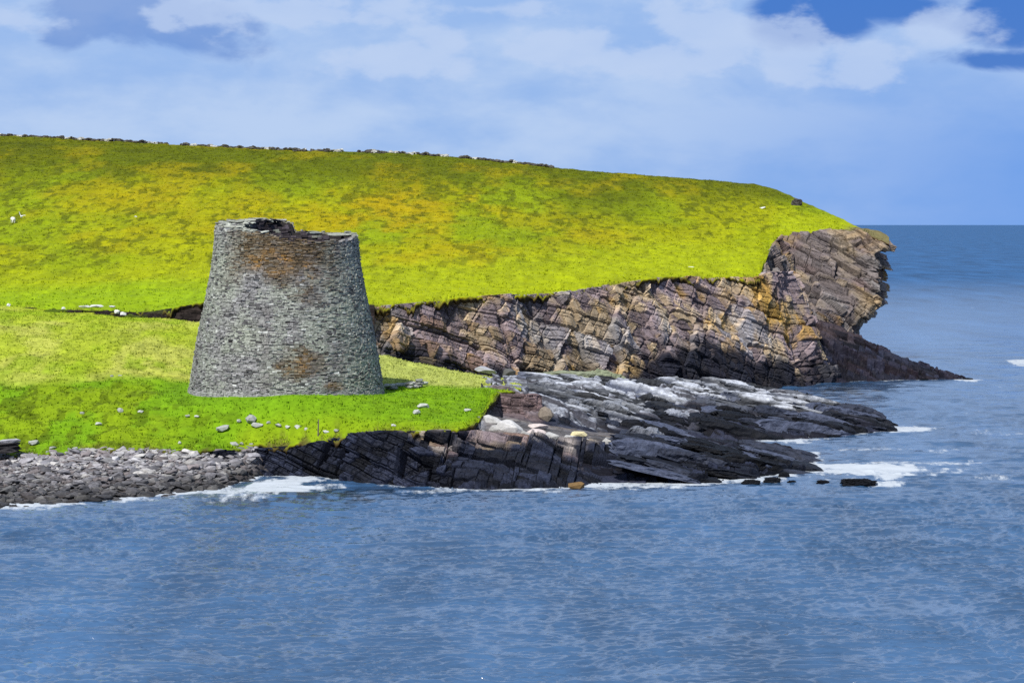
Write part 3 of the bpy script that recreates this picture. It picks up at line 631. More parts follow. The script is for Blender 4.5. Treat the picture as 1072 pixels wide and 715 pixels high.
# wall-head height round the tower; 0 = facing the camera, +90 = right, 180 = back
rim_a = [-180, -172, -150, -120, -95, -80, -60, -40, -18, -6, 4, 20, 45, 70, 90, 110, 140, 165, 178, 180]
rim_z = [18.45, 18.55, 18.6, 18.55, 18.35, 18.0, 17.85, 17.72, 17.62, 17.45, 17.1, 16.95, 16.95, 17.05, 17.3, 17.55, 17.6, 17.65, 17.75, 18.45]
def rim(a): return np.interp((np.asarray(a) + 180) % 360 - 180, rim_a, rim_z)
BoxF = np.array([[0, 1, 2, 3], [7, 6, 5, 4], [0, 4, 5, 1], [1, 5, 6, 2], [2, 6, 7, 3], [3, 7, 4, 0]])
def ring_wall(name, rfun, thick, rimfun, z0, parent, hmin, hmax, lmin, lmax, colfun, seed, facing=1, extra=None):
    """coursed dry-stone ring: every stone a jittered block bedded against a solid core"""
    r = np.random.default_rng(seed); Vs, Cs_, n = [], [], 0; z = z0; course = 0
    while z < 19.2:
        h = r.uniform(hmin, hmax); Rr = float(rfun(z)); a = r.uniform(0, 360)
        a_end = a + 360; 
        while a < a_end:
            w = math.degrees(r.uniform(lmin, lmax) / Rr)
            if a + w > a_end - 1: w = a_end - a
            am = a + w / 2
            tz = z + h
            if tz < float(rimfun(am)) + r.uniform(-.10, .16):
                pr = r.normal(0, .035); dep = r.uniform(.35, .5)
                ro = Rr + pr * facing; ri = Rr - dep * facing
                g = .010
                aa = np.radians([a + math.degrees(g / Rr), a + w - math.degrees(g / Rr)])
                hh = h - .016; j = lambda: r.normal(0, .012)
                vs = []
                for zz0 in (z, z + hh):
                    for (rad, an) in ((ro, aa[0]), (ro, aa[1]), (ri, aa[1]), (ri, aa[0])):
                        rq = rad + j(); vs.append((BX + rq * math.sin(an), BY - rq * math.cos(an), zz0 + j() + (r.normal(0, .01))))
                Vs.append(vs); Cs_.append((am, z))
            a += w
        z += h; course += 1
    Vs = np.array(Vs).reshape(-1, 3); nb = len(Vs) // 8
    Fc = (BoxF[None] + (np.arange(nb) * 8)[:, None, None]).reshape(-1, 4)
    Cs_ = np.array(Cs_); Cc = np.repeat(colfun(Cs_[:, 0], Cs_[:, 1], r), 8, 0)
    # core
    na = 180; A = np.linspace(-180, 180, na, endpoint=False); zc = np.linspace(0, 1, 40)
    rows = []
    for s_, off in ((1, -.10), (-1, -thick + .08)):
        q = []
        for tz in (zc if s_ == 1 else zc[::-1]):
            zz0 = z0 - .3 + tz * (rimfun(A) - .22 - z0 + .3); rad = rfun(zz0) + off * facing
            q.append(np.stack([BX + rad * np.sin(np.radians(A)), BY - rad * np.cos(np.radians(A)), zz0], 1))
        rows += q
    K = np.array(rows); nr = K.shape[0]; idx = np.arange(nr * na).reshape(nr, na)
    i2 = np.roll(idx, -1, 1); nxt = np.roll(idx, -1, 0); nxt2 = np.roll(i2, -1, 0)
    Fk = np.stack([idx, i2, nxt2, nxt], -1).reshape(-1, 4) + len(Vs)
    Vs = np.r_[Vs, K.reshape(-1, 3)]; Cc = np.r_[Cc, np.tile([.028, .025, .026], (nr * na, 1))]
    Fa = np.r_[Fc, Fk]
    if extra:
        Fa = np.r_[Fa[:, [0, 1, 2]], Fa[:, [0, 2, 3]], np.concatenate(extra.F) + len(Vs)]; Vs = np.r_[Vs, np.concatenate(extra.V)]; Cc = np.r_[Cc, np.concatenate(extra.C)]
    return npmesh(name, Vs, Fa, Cc, M_wall, parent)
LG = np.array([.285, .298, .258]); LB = np.array([.235, .232, .235]); ST = np.array([.098, .068, .036]); SO = np.array([.30, .155, .03]); DK = np.array([.085, .083, .085]); WH = np.array([.44, .45, .43])
def broch_col(a, z, r):
    a = (a + 180) % 360 - 180; x = np.sin(np.radians(a)); n = len(a); U_ = lambda lo, hi: r.uniform(lo, hi, n)
    n1 = fbm(np.stack([x * 2.6 + 5, z * .42, np.cos(np.radians(a)) * 2], 1), 4, 501); n2 = fbm(np.stack([x * 8 + 5, z * 1.6, np.cos(np.radians(a)) * 5], 1), 3, 502)
    n3 = fbm(np.stack([x * 5 + 1, z * .7, np.cos(np.radians(a)) * 4], 1), 4, 503)
    c = mixc(LG[None] * np.ones((n, 1)), LB, np.clip((n1 - .35) * 3, 0, 1)) * U_(.62, 1.22)[:, None]
    c = mixc(c, LG * np.array([1.12, 1.16, 1.10]), sstep(.52, .66, n3) * .45)
    c = mixc(c, np.array([.150, .135, .135]), sstep(.55, .36, n3) * .55 * sstep(.2, .6, np.clip(1 - ((x - .25) / .55) ** 2, 0, 1)))
    u = r.random(n)
    c = np.where((u < .15)[:, None], DK * U_(.6, 1.6)[:, None], c); c = np.where((u > .975)[:, None], WH * U_(.8, 1.1)[:, None], c)
    front = np.abs(a) < 100
    k = np.clip(1.25 - ((x - .03) / .76) ** 2, 0, 1) * np.clip((z - 13.1 - 4.5 * (n1 - .5) + .4 * x) / 1.9, 0, 1)
    k = np.maximum(k, np.clip(1 - ((x - .30) / .30) ** 2, 0, 1) * np.clip((n2 - .36) * 4, 0, 1) * np.clip(1 - np.abs(z - 13.9) / 2.6, 0, 1))
    k = np.maximum(k, .8 * np.clip(1.2 - ((x - .22) / .26) ** 2 - ((z - 7.6) / 1.5) ** 2 + (n2 - .5) * 2.2, 0, 1))
    k = np.maximum(k, .8 * np.clip(1.1 - ((x - .55) / .12) ** 2 - ((z - 5.7) / .5) ** 2, 0, 1)) * front
    o = np.maximum.reduce([np.clip(1.2 - ((x + .10) / .38) ** 2 - ((z - 15.2) / 1.1) ** 2, 0, 1), np.clip(1 - ((x - .4) / .14) ** 2 - ((z - 14.6) / 1.2) ** 2, 0, 1), np.clip(1 - ((x - .24) / .09) ** 2 - ((z - 7.7) / 1.1) ** 2, 0, 1), np.clip(1.2 - ((x - .55) / .10) ** 2 - ((z - 5.7) / .45) ** 2, 0, 1)])
    st = ST[None] * U_(.55, 1.5)[:, None]
    st = mixc(st, SO, np.clip(o * sstep(.38, .62, n2) * U_(.1, 1.0), 0, .85))
    c = mixc(c, st, np.clip(k * U_(.6, 1.4), 0, .96))
    return mixc(c, LB * 1.3, sstep(5.7, 5.3, z) * U_(.3, .8))
broch = bpy.data.objects.new('broch', None); COL.objects.link(broch); broch.location = (BX, BY, BZ)
tag(broch, 'round tapering dry stone broch tower with broken wall head on the meadow', 'broch')
parts = []
# rubble packing on the wall head of the tall left side
Rb = Pile()
for k in range(150):
    a = rr.uniform(-168, -28); rad = rr.uniform(3.0, 5.35); 
    if rad < 4.9 and (-74 < a < -62 or -140 < a < -118) : continue
    Rb.add(rr.choice(SLABS), (BX + rad * math.sin(math.radians(a)), BY - rad * math.cos(math.radians(a)), float(rim(a)) - .12 + rr.uniform(-.08, .10)), (rr.uniform(.22, .5), rr.uniform(.2, .35), rr.uniform(.05, .11)), rotm(rr.uniform(-.15, .15), rr.uniform(-.15, .15), rr.uniform(0, 6.3)), (LG if rr.random() < .8 else DK) * rr.uniform(.7, 1.3))
parts.append(ring_wall('outer_wall', R_, 1.15, rim, BZ - .2, None, .075, .15, .12, .50, broch_col, 1, extra=Rb))
def inner_rim(a):
    a = (np.asarray(a) + 180) % 360 - 180
    return rim(a) - .25 + .18 * np.sin(np.radians(a * 5))
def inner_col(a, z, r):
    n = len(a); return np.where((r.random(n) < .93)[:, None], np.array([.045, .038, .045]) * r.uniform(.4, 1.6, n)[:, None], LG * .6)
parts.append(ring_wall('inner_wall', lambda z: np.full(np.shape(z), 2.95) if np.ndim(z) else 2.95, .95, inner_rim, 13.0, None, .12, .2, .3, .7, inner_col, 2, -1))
for (a0, a1, zoff) in ((-150, -128, .06), (-112, -96, .02), (-94, -78, -.06), (-60, -46, -.08), (100, 112, -.1), (150, 160, -.05)):
    am = math.radians((a0 + a1) / 2); Lp = Pile(); rm = 4.25; zc = float(rim((a0 + a1) / 2)) + zoff - .05
    hw = math.radians(a1 - a0) / 2 * rm
    for k in range(3):
        off = (k - 1) * hw * .66
        Lp.add(SLABS[(k + int(a1)) % 12], (BX + rm * math.sin(am) + off * math.cos(am), BY - rm * math.cos(am) + off * math.sin(am), zc + rr.uniform(-.06, .06)), (hw * .36, 1.0, .10), rotm(0, rr.uniform(-.08, .08), am), LG * rr.uniform(.7, 1.1))
    parts.append(Lp.build('lintel', M_wall))
for p in parts:
    p.data.transform(__import__('mathutils').Matrix.Translation((-BX, -BY, -BZ))); p.parent = broch

# ================================================================== LOOSE BOULDERS, WALLS AND SMALL THINGS
def ground(px, d):
    x, y, _ = at(px, 0, d); return x, y
def find_d(px, py, zf, d0, d1):
    ds = np.linspace(d0, d1, 900); xs = (px - CX) / F * ds
    pys = HY + (H - zf(xs, ds)) / ds * F
    k = np.where(np.diff(np.sign(pys - py)) != 0)[0]
    return float(ds[k[0]]) if len(k) else float(ds[np.argmin(np.abs(pys - py))])
def boulder(px, py, wpx, hpx, label, zf=L_, rngd=(178, 245), col=(.50, .51, .50), name='boulder', cat='boulder', group='pale boulders lying on the meadow', tpl=None, seed=0, dep=.8, tilt=0., d=None, mat=None, yaw=None):
    r = random.Random(int(px * 7 + py * 13 + seed)); foot = py + hpx / 2
    if d is None: d = find_d(px, foot, zf, *rngd)
    x, y, _ = at(px, 0, d); z = H - (py - HY) / F * d; w = wpx / F * d; h = hpx / F * d
    V, Fc = tpl or r.choice(HULLS)
    o = npmesh(name, V, Fc, np.tile(np.array(col), (len(V), 1)), mat or M_bould)
    o.location = (x, y + w * dep * .3, z - h * .12); o.scale = (w / 2 * 1.08, w / 2 * dep, h / 2 * 1.25); o.rotation_euler = (0, tilt, r.uniform(-.4, .4) if yaw is None else yaw)
    return tag(o, label, cat, group)
MB = [(233, 448, 16, 6, 'flat pale slab low on the slope, left of the pointed boulder pair'), (262, 438, 14, 9, 'pale pointed boulder leaning on a flatter one below the tower'),
      (269, 444.5, 14, 5, 'flat pale boulder under the pointed one below the tower'), (250, 440, 5, 3, 'small pale stone just left of the pointed boulder'),
      (244, 464.5, 13, 4.5, 'long pale stone on the turf edge above the beach end'), (252.5, 464.5, 5, 4, 'small round stone at the right end of the long pale stone'),
      (443, 424.5, 14, 5.5, 'white square topped block alone on bright grass right of tower'), (436, 431, 9, 5.5, 'low pale stone just in front of the white square topped block'),
      (489, 429, 9, 3.5, 'small flat stone near the right tip of the grass'), (125.5, 429.5, 7, 6, 'pale rough stone in a rushy hollow left of the tower'),
      (147, 430.5, 7, 3, 'flat stone right of the rushy hollow'), (103, 443.5, 8, 4, 'pale flat stone in grass below the rushy hollow'), (35, 463, 12, 5, 'broad pale stone right of the layered rock block'),
      (196, 435, 6, 2.5, 'left one of two small stones between hollow and tower'), (206, 435.5, 6, 2.5, 'right one of two small stones between hollow and tower'),
      (117, 393.5, 4, 2.5, 'left one of two tiny stones high on the meadow'), (125.5, 393.5, 5, 3, 'right one of two tiny stones high on the meadow'), (188, 463, 4, 3, 'tiny stone on the slope above the beach crest'),
      (281, 442, 5, 3, 'first stone from the left in the low row towards the post'), (291, 445, 8, 4, 'second stone from the left in the low row towards the post'), (301, 446.5, 6, 3.5, 'third stone from the left in the low row towards the post'),
      (312, 447, 9, 5, 'largest stone in the low row beside the marker post'), (321, 449, 7, 4, 'stone in the row just left of the marker post'), (341, 452, 8, 4, 'pale stone just right of the marker post'), (352, 450.5, 6, 3, 'last small stone on the right of the marker post row'),
      (55, 468.5, 8, 3, 'low stone on the grass above the beach, right of the broad pale stone'), (78, 469, 7, 3, 'small stone at the grass foot near the beach crest'),
      (86, 432, 5, 2.5, 'tiny pale stone alone on the left slope'), (412, 445, 6, 3, 'small stone near the cliff edge in front of the tower')]
for k, (a, b_, c, d, e) in enumerate(MB):
    boulder(a, b_, c * .88, d * .85, e, seed=k, col=np.array([.36, .37, .35]) * rr.uniform(.75, 1.1), tpl=(HULLS[k % 14] if k % 3 else SLABS[k % 12]), tilt=rr.uniform(-.18, .18))
RB = [(516, 440, 24, 9, 'long white boulder tilted down right at the tip of the grass', .35, .50), (533, 447, 30, 14, 'largest white boulder of the heap on the ridge', .2, .50), (519, 449, 14, 8, 'pale slab under the left end of the heap', .3, .4), (549, 455, 14, 9, 'grey rounded boulder right of the largest white one', 0, .36),
      (563, 446.5, 22, 6.5, 'flat pinkish pale slab on top of the heap', 0, .45), (560, 453, 24, 8, 'wide pale slab under the flat pinkish one', .05, .44), (560, 461, 18, 8, 'brownish boulder at the front of the heap', -.1, .26), (577, 457, 21, 9, 'smooth white boulder in the middle of the heap', .05, .5),
      (597, 460, 19, 13, 'white domed boulder at the right of the heap', .1, .52), (606, 454.5, 17, 6, 'yellowish flat boulder behind the white domed one', .05, .42), (615, 463, 14, 8, 'grey angular boulder right of the white domed one', 0, .3), (635, 463, 15, 10, 'pale pointed boulder on the far right of the ridge', 0, .42),
      (582, 466, 18, 8, 'dull brown slab below the smooth white boulder', 0, .24), (571, 432, 16, 13, 'brown leaning slab below the layered outcrop', .5, .2), (545, 466, 14, 6, 'small grey boulder in front of the heap', 0, .33), (655, 494, 16, 9, 'lone pale boulder on the dark shelf by the sea', 0, .36)]
for k, (a, b_, c, d, e, tl, al) in enumerate(RB):
    col = np.array([1., .99, .97]) * al * .82
    if 'yellow' in e: col = np.array([.46, .41, .24])
    if 'pinkish' in e: col = np.array([.46, .40, .38])
    if 'brown' in e: col = col * np.array([1.05, .9, .75])
    if a == 655: dz = None
    boulder(a, b_, c, d, e, zf=SHG, rngd=(176, 206), col=col, seed=k + 40, group='boulders heaped on the rock ridge', tilt=tl, d=(203 if a == 571 else find_d(a, b_ + d * .35, SHG, 182.5, 204)), dep=.6)
# greenish lichen-grown rocks at the cliff foot
boulder(595, 396, 66, 13, 'grey green lichened rock at the cliff foot, left of the taller one', zf=SH, d=247, col=(.17, .19, .13), name='mossy_rock', cat='rock', group='mossy rocks under the cliff', tpl=rough(3), dep=.3)
boulder(628, 398, 50, 20, 'taller grey green lichened rock at the cliff foot', zf=SH, d=249, col=(.19, .215, .14), name='mossy_rock', cat='rock', group='mossy rocks under the cliff', tpl=rough(5), dep=.35)
boulder(508, 387, 24, 6, 'pale grey slab leaning at the upper tip of the lower grass', d=240, col=(.36, .37, .40), name='boulder', group='pale boulders lying on the meadow', tilt=.2)
boulder(533, 390, 14, 9, 'dark rounded boulder right of the leaning grey slab', d=238, col=(.09, .09, .09), group='pale boulders lying on the meadow')
# rocks awash
for k, (a, b_, c, d, e) in enumerate([(900, 505.5, 33, 8, 'largest black rock awash off the point'), (862, 504.5, 13, 3.5, 'low black rock awash between the point and the largest one'), (809, 503, 18, 6, 'black rock off the shelf tip, left one of three'),
        (821, 497.5, 11, 7, 'black upright rock off the shelf tip'), (829, 504.5, 9, 3, 'smallest black rock off the shelf tip'), (968, 397.6, 8, 2.6, 'tiny black rock beyond the dark promontory'), (963, 473, 10, 2.5, 'thin black rock in the foam right of the point'), (873, 456.5, 14, 3, 'flat black rock beside the middle rock tongue'),
        (787, 505, 18, 5, 'black rock close in against the shelf end'), (1013, 397, 10, 2.5, 'black rock at the outer end of the promontory')]):
    dd_ = 18.2 * F / (b_ + d * .35 - HY)
    boulder(a, b_, c, d, e, d=dd_, col=np.array([.007, .008, .011]) * rr.uniform(.8, 1.3), name='sea_rock', cat='rock', group='black rocks awash', seed=k, tpl=rough(20 + k), dep=.6, mat=M_rock)
boulder(603.5, 507.5, 16, 6, 'rusty orange brown block at the waterline of the dark shelf', d=174.6, col=(.13, .080, .032), name='sea_rock', cat='rock', group=None, tpl=SLABS[2], dep=.8, yaw=.1)
boulder(835, 212.5, 11, 8, 'dark rock jutting from the skyline near the headland', d=384, col=(.06, .055, .05), name='outcrop', cat='rock', group=None, tpl=rough(31), dep=1.2, mat=M_rock)
boulder(797, 218, 10, 1.6, 'thin pale slab on the grass below the skyline rock', d=find_d(797, 218.5, U, 300, 420), col=(.55, .56, .52), name='stone_slab', cat='stone', group=None, tpl=SLABS[5], tilt=-.22, dep=.5)
boulder(723, 280, 12, 1.8, 'thin pale slab on the grass just above the cliff edge', d=find_d(723, 280.5, U, 281, 330), col=(.55, .56, .52), name='stone_slab', cat='stone', group=None, tpl=SLABS[6], dep=.5)
for k, (a, b_, c, d, e) in enumerate([(88, 321, 12, 2.5, 'leftmost long white stone on the lip of the earth bank'), (101, 320.5, 14, 3, 'middle long white stone on the lip of the earth bank'), (117, 321, 7, 2, 'rightmost small white stone on the lip of the earth bank'), (122, 326, 6, 4, 'upper pale stone tumbled below the white bank stones'), (129, 328.5, 7, 4, 'lower pale stone tumbled below the white bank stones'),
        (9, 319, 4, 3, 'tiny pale stone at the left end of the earth bank'), (66, 322.5, 5, 2.5, 'small pale stone left of the long white bank stones'), (142, 227, 3, 2, 'tiny pale stone alone high on the hillside')]):
    boulder(a, b_, c, d, e, d=(242.3 if b_ > 300 else 333) - (1.0 if 120 < a < 132 else 0), col=(.52, .53, .52), group='pale stones along the bank', seed=k + 5)
# layered block at the left margin of the meadow
pl = Pile()
for k in range(5):
    x, y, z = at(8, 472.5 - k * 2.7, 181.5)
    pl.add(SLABS[k], (x + rr.uniform(-.1, .1), y, z), (1.05 - .03 * k, .8, .14), rotm(0, rr.uniform(-.05, .05), rr.uniform(-.2, .2)), (np.array([.035, .033, .036]) if k < 4 else np.array([.36, .36, .38])))
tag(pl.build('rock_stack', M_rock), 'dark layered rock block with pale top at the left end of beach', 'rock')
# ruined wall beside the tower
pl = Pile()
for k in range(64):
    t_ = rr.random(); px = 403 + 42 * t_; d = 205 + 3 * t_ + rr.uniform(-.5, .5); x, y = ground(px, d); lev = rr.choice([0, 0, 1]) if t_ < .85 else rr.choice([0, 1, 2])
    z = float(L_(np.array([x]), np.array([y]))[0]) + .1 + lev * .22
    pl.add(rr.choice(SLABS), (x, y, z), (rr.uniform(.18, .38), rr.uniform(.15, .3), rr.uniform(.08, .16)), rotm(0, rr.uniform(-.1, .1), rr.uniform(-.4, .4)), np.array([.26, .27, .25]) * rr.uniform(.5, 1.4))
tag(pl.build('ruined_wall', M_wall), 'low ruined stone wall running right from the foot of the tower', 'wall')
# old dykes on the skyline
def dyke(x0, x1, n, label, seed, py_of):
    r = random.Random(seed); pl = Pile()
    for k in range(n):
        px = r.uniform(x0, x1)
        if vnoise(np.array([[px / 14., 3.3]]), seed)[0] < .33: continue
        ds = np.linspace(380, 520, 141); xs = (px - CX) / F * ds; el = (U(xs, ds) - H) / ds
        d = float(ds[np.argmax(el)]) - 5 + r.uniform(-.6, .6); x = (px - CX) / F * d; z = float(U(np.array([x]), np.array([d]))[0])
        c = np.array([.36, .36, .33]) * r.uniform(.6, 1.2) if vnoise(np.array([[px / 7., 9.3]]), seed)[0] > .62 else np.array([.06, .055, .045]) * r.uniform(.5, 1.6)
        s = r.uniform(.14, .36)
        pl.add(r.choice(HULLS), (x, d, z + .1 + r.choice([0, .25, .5]) * vnoise(np.array([[px / 5., 1.3]]), seed)[0]), (s * 1.4, s, s * .8), rotm(0, 0, r.uniform(0, 6)), c)
    tag(pl.build('stone_wall', M_wall), label, 'wall', 'tumbled walls on the skyline')
dyke(-80, 322, 1300, 'tumbled stone wall along the high left part of the skyline', 3, None)
dyke(318, 580, 800, 'tumbled stone wall along the falling middle part of the skyline', 4, None)
# marker post
x, y = ground(333, find_d(333, 456, L_, 182, 200)); z = float(L_(np.array([x]), np.array([y]))[0])
a8 = np.linspace(0, 2 * math.pi, 9)[:-1]
ringv = lambda r_, zz, dx=0: np.stack([r_ * np.cos(a8) + dx, r_ * np.sin(a8), np.full(8, zz)], 1)
Vp = np.r_[ringv(.055, -.3), ringv(.05, .5, .01), ringv(.042, 1.15, .03), ringv(.02, 1.2, .03)]
i8 = np.arange(32).reshape(4, 8); Fp = np.stack([i8[:-1], np.roll(i8, -1, 1)[:-1], np.roll(i8, -1, 1)[1:], i8[1:]], -1).reshape(-1, 4)
o = npmesh('marker_post', Vp, np.r_[Fp, np.array([[24, 25, 26, 27], [24, 27, 28, 31], [28, 29, 30, 31]])], np.tile([.10, .085, .07], (32, 1)), M_wood); o.location = (x, y, z)
tag(o, 'thin wooden marker post standing among stones below the tower', 'post')
# sheep on the hill: one continuous skinned body each
def skin_body(name, joints, links, col, mat, root=0):
    me = bpy.data.meshes.new(name); me.from_pydata([j[:3] for j in joints], links, []); o = bpy.data.objects.new(name, me); COL.objects.link(o)
    md = o.modifiers.new('skin', 'SKIN')
    for v, j in zip(me.skin_vertices[0].data, joints): v.radius = (j[3], j[3]); v.use_root = False
    me.skin_vertices[0].data[root].use_root = True
    sd = o.modifiers.new('sub', 'SUBSURF'); sd.levels = sd.render_levels = 2
    dg = bpy.context.evaluated_depsgraph_get(); ev = o.evaluated_get(dg); m2 = bpy.data.meshes.new_from_object(ev); bpy.data.objects.remove(o)
    a = m2.color_attributes.new('Col', 'FLOAT_COLOR', 'POINT'); a.data.foreach_set('color', np.tile([*col, 1.], (len(m2.vertices), 1)).ravel().astype(np.float32))
    m2.materials.clear(); m2.materials.append(mat); o2 = bpy.data.objects.new(name, m2); COL.objects.link(o2)
    for p in m2.polygons: p.use_smooth = True
    return o2
sj = [(-.32, 0, .50, .20), (0, 0, .50, .25), (.30, 0, .52, .21), (.47, 0, .58, .11), (.58, 0, .50, .085), (.70, 0, .40, .05),
      (-.34, .11, .30, .07), (-.38, .11, .17, .035), (-.35, .11, .0, .03), (-.34, -.11, .30, .07), (-.38, -.11, .17, .035), (-.35, -.11, .0, .03),
      (.30, .11, .30, .06), (.31, .11, .16, .035), (.30, .11, 0, .03), (.30, -.11, .30, .06), (.31, -.11, .16, .035), (.30, -.11, 0, .03),
      (.56, .10, .55, .025), (.56, -.10, .55, .025), (-.50, 0, .48, .05), (-.55, 0, .36, .03)]
sl = [(0, 1), (1, 2), (2, 3), (3, 4), (4, 5), (0, 6), (6, 7), (7, 8), (0, 9), (9, 10), (10, 11), (2, 12), (12, 13), (13, 14), (2, 15), (15, 16), (16, 17), (4, 18), (4, 19), (0, 20), (20, 21)]
s1 = skin_body('sheep', sj, sl, (.62, .61, .56), M_wool, 1)
d = find_d(13.5, 234, U, 290, 420); x, y = ground(13.5, d); s1.location = (x, y, float(U(np.array([x]), np.array([y]))[0]) + .02); s1.rotation_euler = (0, 0, math.radians(115)); s1.scale = (1.1,) * 3
tag(s1, 'white sheep grazing end on, lower one of the two white animals on hillside', 'sheep')
gj = [(-.30, 0, .26, .03), (-.16, 0, .27, .075), (0, 0, .28, .10), (.14, 0, .30, .085), (.22, 0, .36, .055), (.27, 0, .40, .055), (.34, 0, .385, .018), (.40, 0, .375, .008),
      (.05, .10, .36, .05), (-.02, .22, .60, .045), (-.10, .26, .88, .02), (.05, -.10, .34, .05), (-.03, -.34, .42, .045), (-.16, -.62, .40, .02), (0, .04, .12, .014), (.01, .04, 0, .012), (0, -.04, .12, .014), (.01, -.04, 0, .012)]
gl = [(0, 1), (1, 2), (2, 3), (3, 4), (4, 5), (5, 6), (6, 7), (2, 8), (8, 9), (9, 10), (2, 11), (11, 12), (12, 13), (2, 14), (14, 15), (2, 16), (16, 17)]
s2 = skin_body('gull', gj, gl, (.66, .67, .66), M_wool, 2)
d = find_d(22, 229, U, 290, 420); x, y = ground(22.5, d); s2.location = (x, y, float(U(np.array([x]), np.array([y]))[0])); s2.rotation_euler = (0, 0, math.radians(80)); s2.scale = (1.05,) * 3
tag(s2, 'white gull with raised wing, upper one of the two white animals on hillside', 'gull')

# ------------------------------------------------------------------ grass tufts standing out of the turf
def tufts(n, pxr, dr, zf, cf, seed, ok, hmin, hmax, dark=.35):
    r = np.random.default_rng(seed); px = r.uniform(*pxr, n); d = np.sqrt(r.uniform(dr[0] ** 2, dr[1] ** 2, n)); k = ok(px, d); px, d = px[k], d[k]
    X = (px - CX) / F * d; P2 = np.stack([X, d], -1)
    Z = zf(X, d) + tuss(P2); C = cf(X, d)
    C = C * np.where(r.random(len(X)) < dark, .6, 1.05)[:, None]
    Vs, Cs, nb = [], [], 5
    for b_ in range(nb):
        th = r.uniform(0, 6.28, len(X)); h = r.uniform(hmin, hmax, len(X)); wd = h * .45; ln = h * r.uniform(.4, 1.3, len(X)); off = .12
        bx = X + off * np.cos(th); by = d + off * np.sin(th)
        p0 = np.stack([bx - np.sin(th) * wd, by + np.cos(th) * wd, Z - .05], 1); p1 = np.stack([bx + np.sin(th) * wd, by - np.cos(th) * wd, Z - .05], 1)
        p2 = np.stack([bx + np.cos(th) * ln, by + np.sin(th) * ln, Z + h], 1)
        Vs.append(np.stack([p0, p1, p2], 1)); Cs.append(np.repeat((C * r.uniform(.8, 1.2, (len(X), 1)))[:, None], 3, 1))
    return np.concatenate(Vs).reshape(-1, 3), np.concatenate(Cs).reshape(-1, 3)
V1, C1 = tufts(45000, (-20, 930), (240, 480), U, hillcol, 1, lambda p, d: (d > d_edge(p) + .2) & (d < d_back(p) - 6), .05, .15, .06)
V2, C2 = tufts(22000, (-20, 545), (180, 250), L_, lowcol, 2, lambda p, d: (d > d_front(p) + .1) & (d < d_lback(p) - 1) & (np.hypot((p - CX) / F * d - BX, d - BY) > 7.9), .04, .13, .07)
V = np.r_[V1, V2]; C = np.r_[C1, C2]
tag(npmesh('grass', V, np.arange(len(V)).reshape(-1, 3), C, M_tuft), kind='stuff')

# ================================================================== CAMERA, SUN, SKY
cam = bpy.data.cameras.new('camera'); co = bpy.data.objects.new('camera', cam); COL.objects.link(co)
co.location = (0, 0, H); co.rotation_euler = (math.radians(90), 0, 0); cam.sensor_width = 36; cam.lens = 36 * F / 1072; cam.shift_y = -(357.5 - HY) / 1072
cam.clip_start = 1; cam.clip_end = 200000; scene.camera = co
SD = np.array([-.27, -.62, .70]); SD /= np.linalg.norm(SD)
el = math.asin(SD[2]); az = math.atan2(SD[0], SD[1])
sun = bpy.data.lights.new('sun', 'SUN'); so = bpy.data.objects.new('sun', sun); COL.objects.link(so)
sun.energy = 3.9; sun.angle = math.radians(2.5); sun.color = (1, .95, .87)
from mathutils import Vector
so.rotation_euler = Vector(SD).to_track_quat('Z', 'Y').to_euler()
W = bpy.data.worlds.new('World'); scene.world = W; W.use_nodes = True; t = W.node_tree; L = t.links.new; bg = t.nodes['Background']
sky = nd(t, 'ShaderNodeTexSky', sky_type='NISHITA'); sky.sun_disc = False; sky.sun_elevation = el; sky.sun_rotation = az; sky.air_density = 1.; sky.dust_density = .3; sky.ozone_density = 2.
tc = nd(t, 'ShaderNodeTexCoord')
nrm = nd(t, 'ShaderNodeVectorMath', operation='NORMALIZE'); L(tc.outputs['Generated'], nrm.inputs[0])
mp = nd(t, 'ShaderNodeMapping'); mp.inputs['Scale'].default_value = (1, 1, 2.0); L(nrm.outputs[0], mp.inputs['Vector'])
nA = nd(t, 'ShaderNodeTexNoise', Scale=16., Detail=8., Roughness=.55, Distortion=.3); L(mp.outputs[0], nA.inputs['Vector'])
nB = nd(t, 'ShaderNodeTexNoise', Scale=38., Detail=7., Roughness=.55); L(mp.outputs[0], nB.inputs['Vector'])
mp2 = nd(t, 'ShaderNodeMapping'); mp2.inputs['Scale'].default_value = (1, 1, 4.5); L(nrm.outputs[0], mp2.inputs['Vector'])
nC = nd(t, 'ShaderNodeTexNoise', Scale=9., Detail=6., Roughness=.5); L(mp2.outputs[0], nC.inputs['Vector'])
def dirv(px, py):
    v = np.array([(px - CX) / F, 1, (HY - py) / F]); return tuple(v / np.linalg.norm(v))
def math_(op, a, b=None, c=None, clamp=False):
    n = nd(t, 'ShaderNodeMath', operation=op); n.use_clamp = clamp
    for i_, v in enumerate((a, b, c)):
        if v is None: continue
        if isinstance(v, (int, float)): n.inputs[i_].default_value = v
        else: L(v, n.inputs[i_])
    return n.outputs[0]
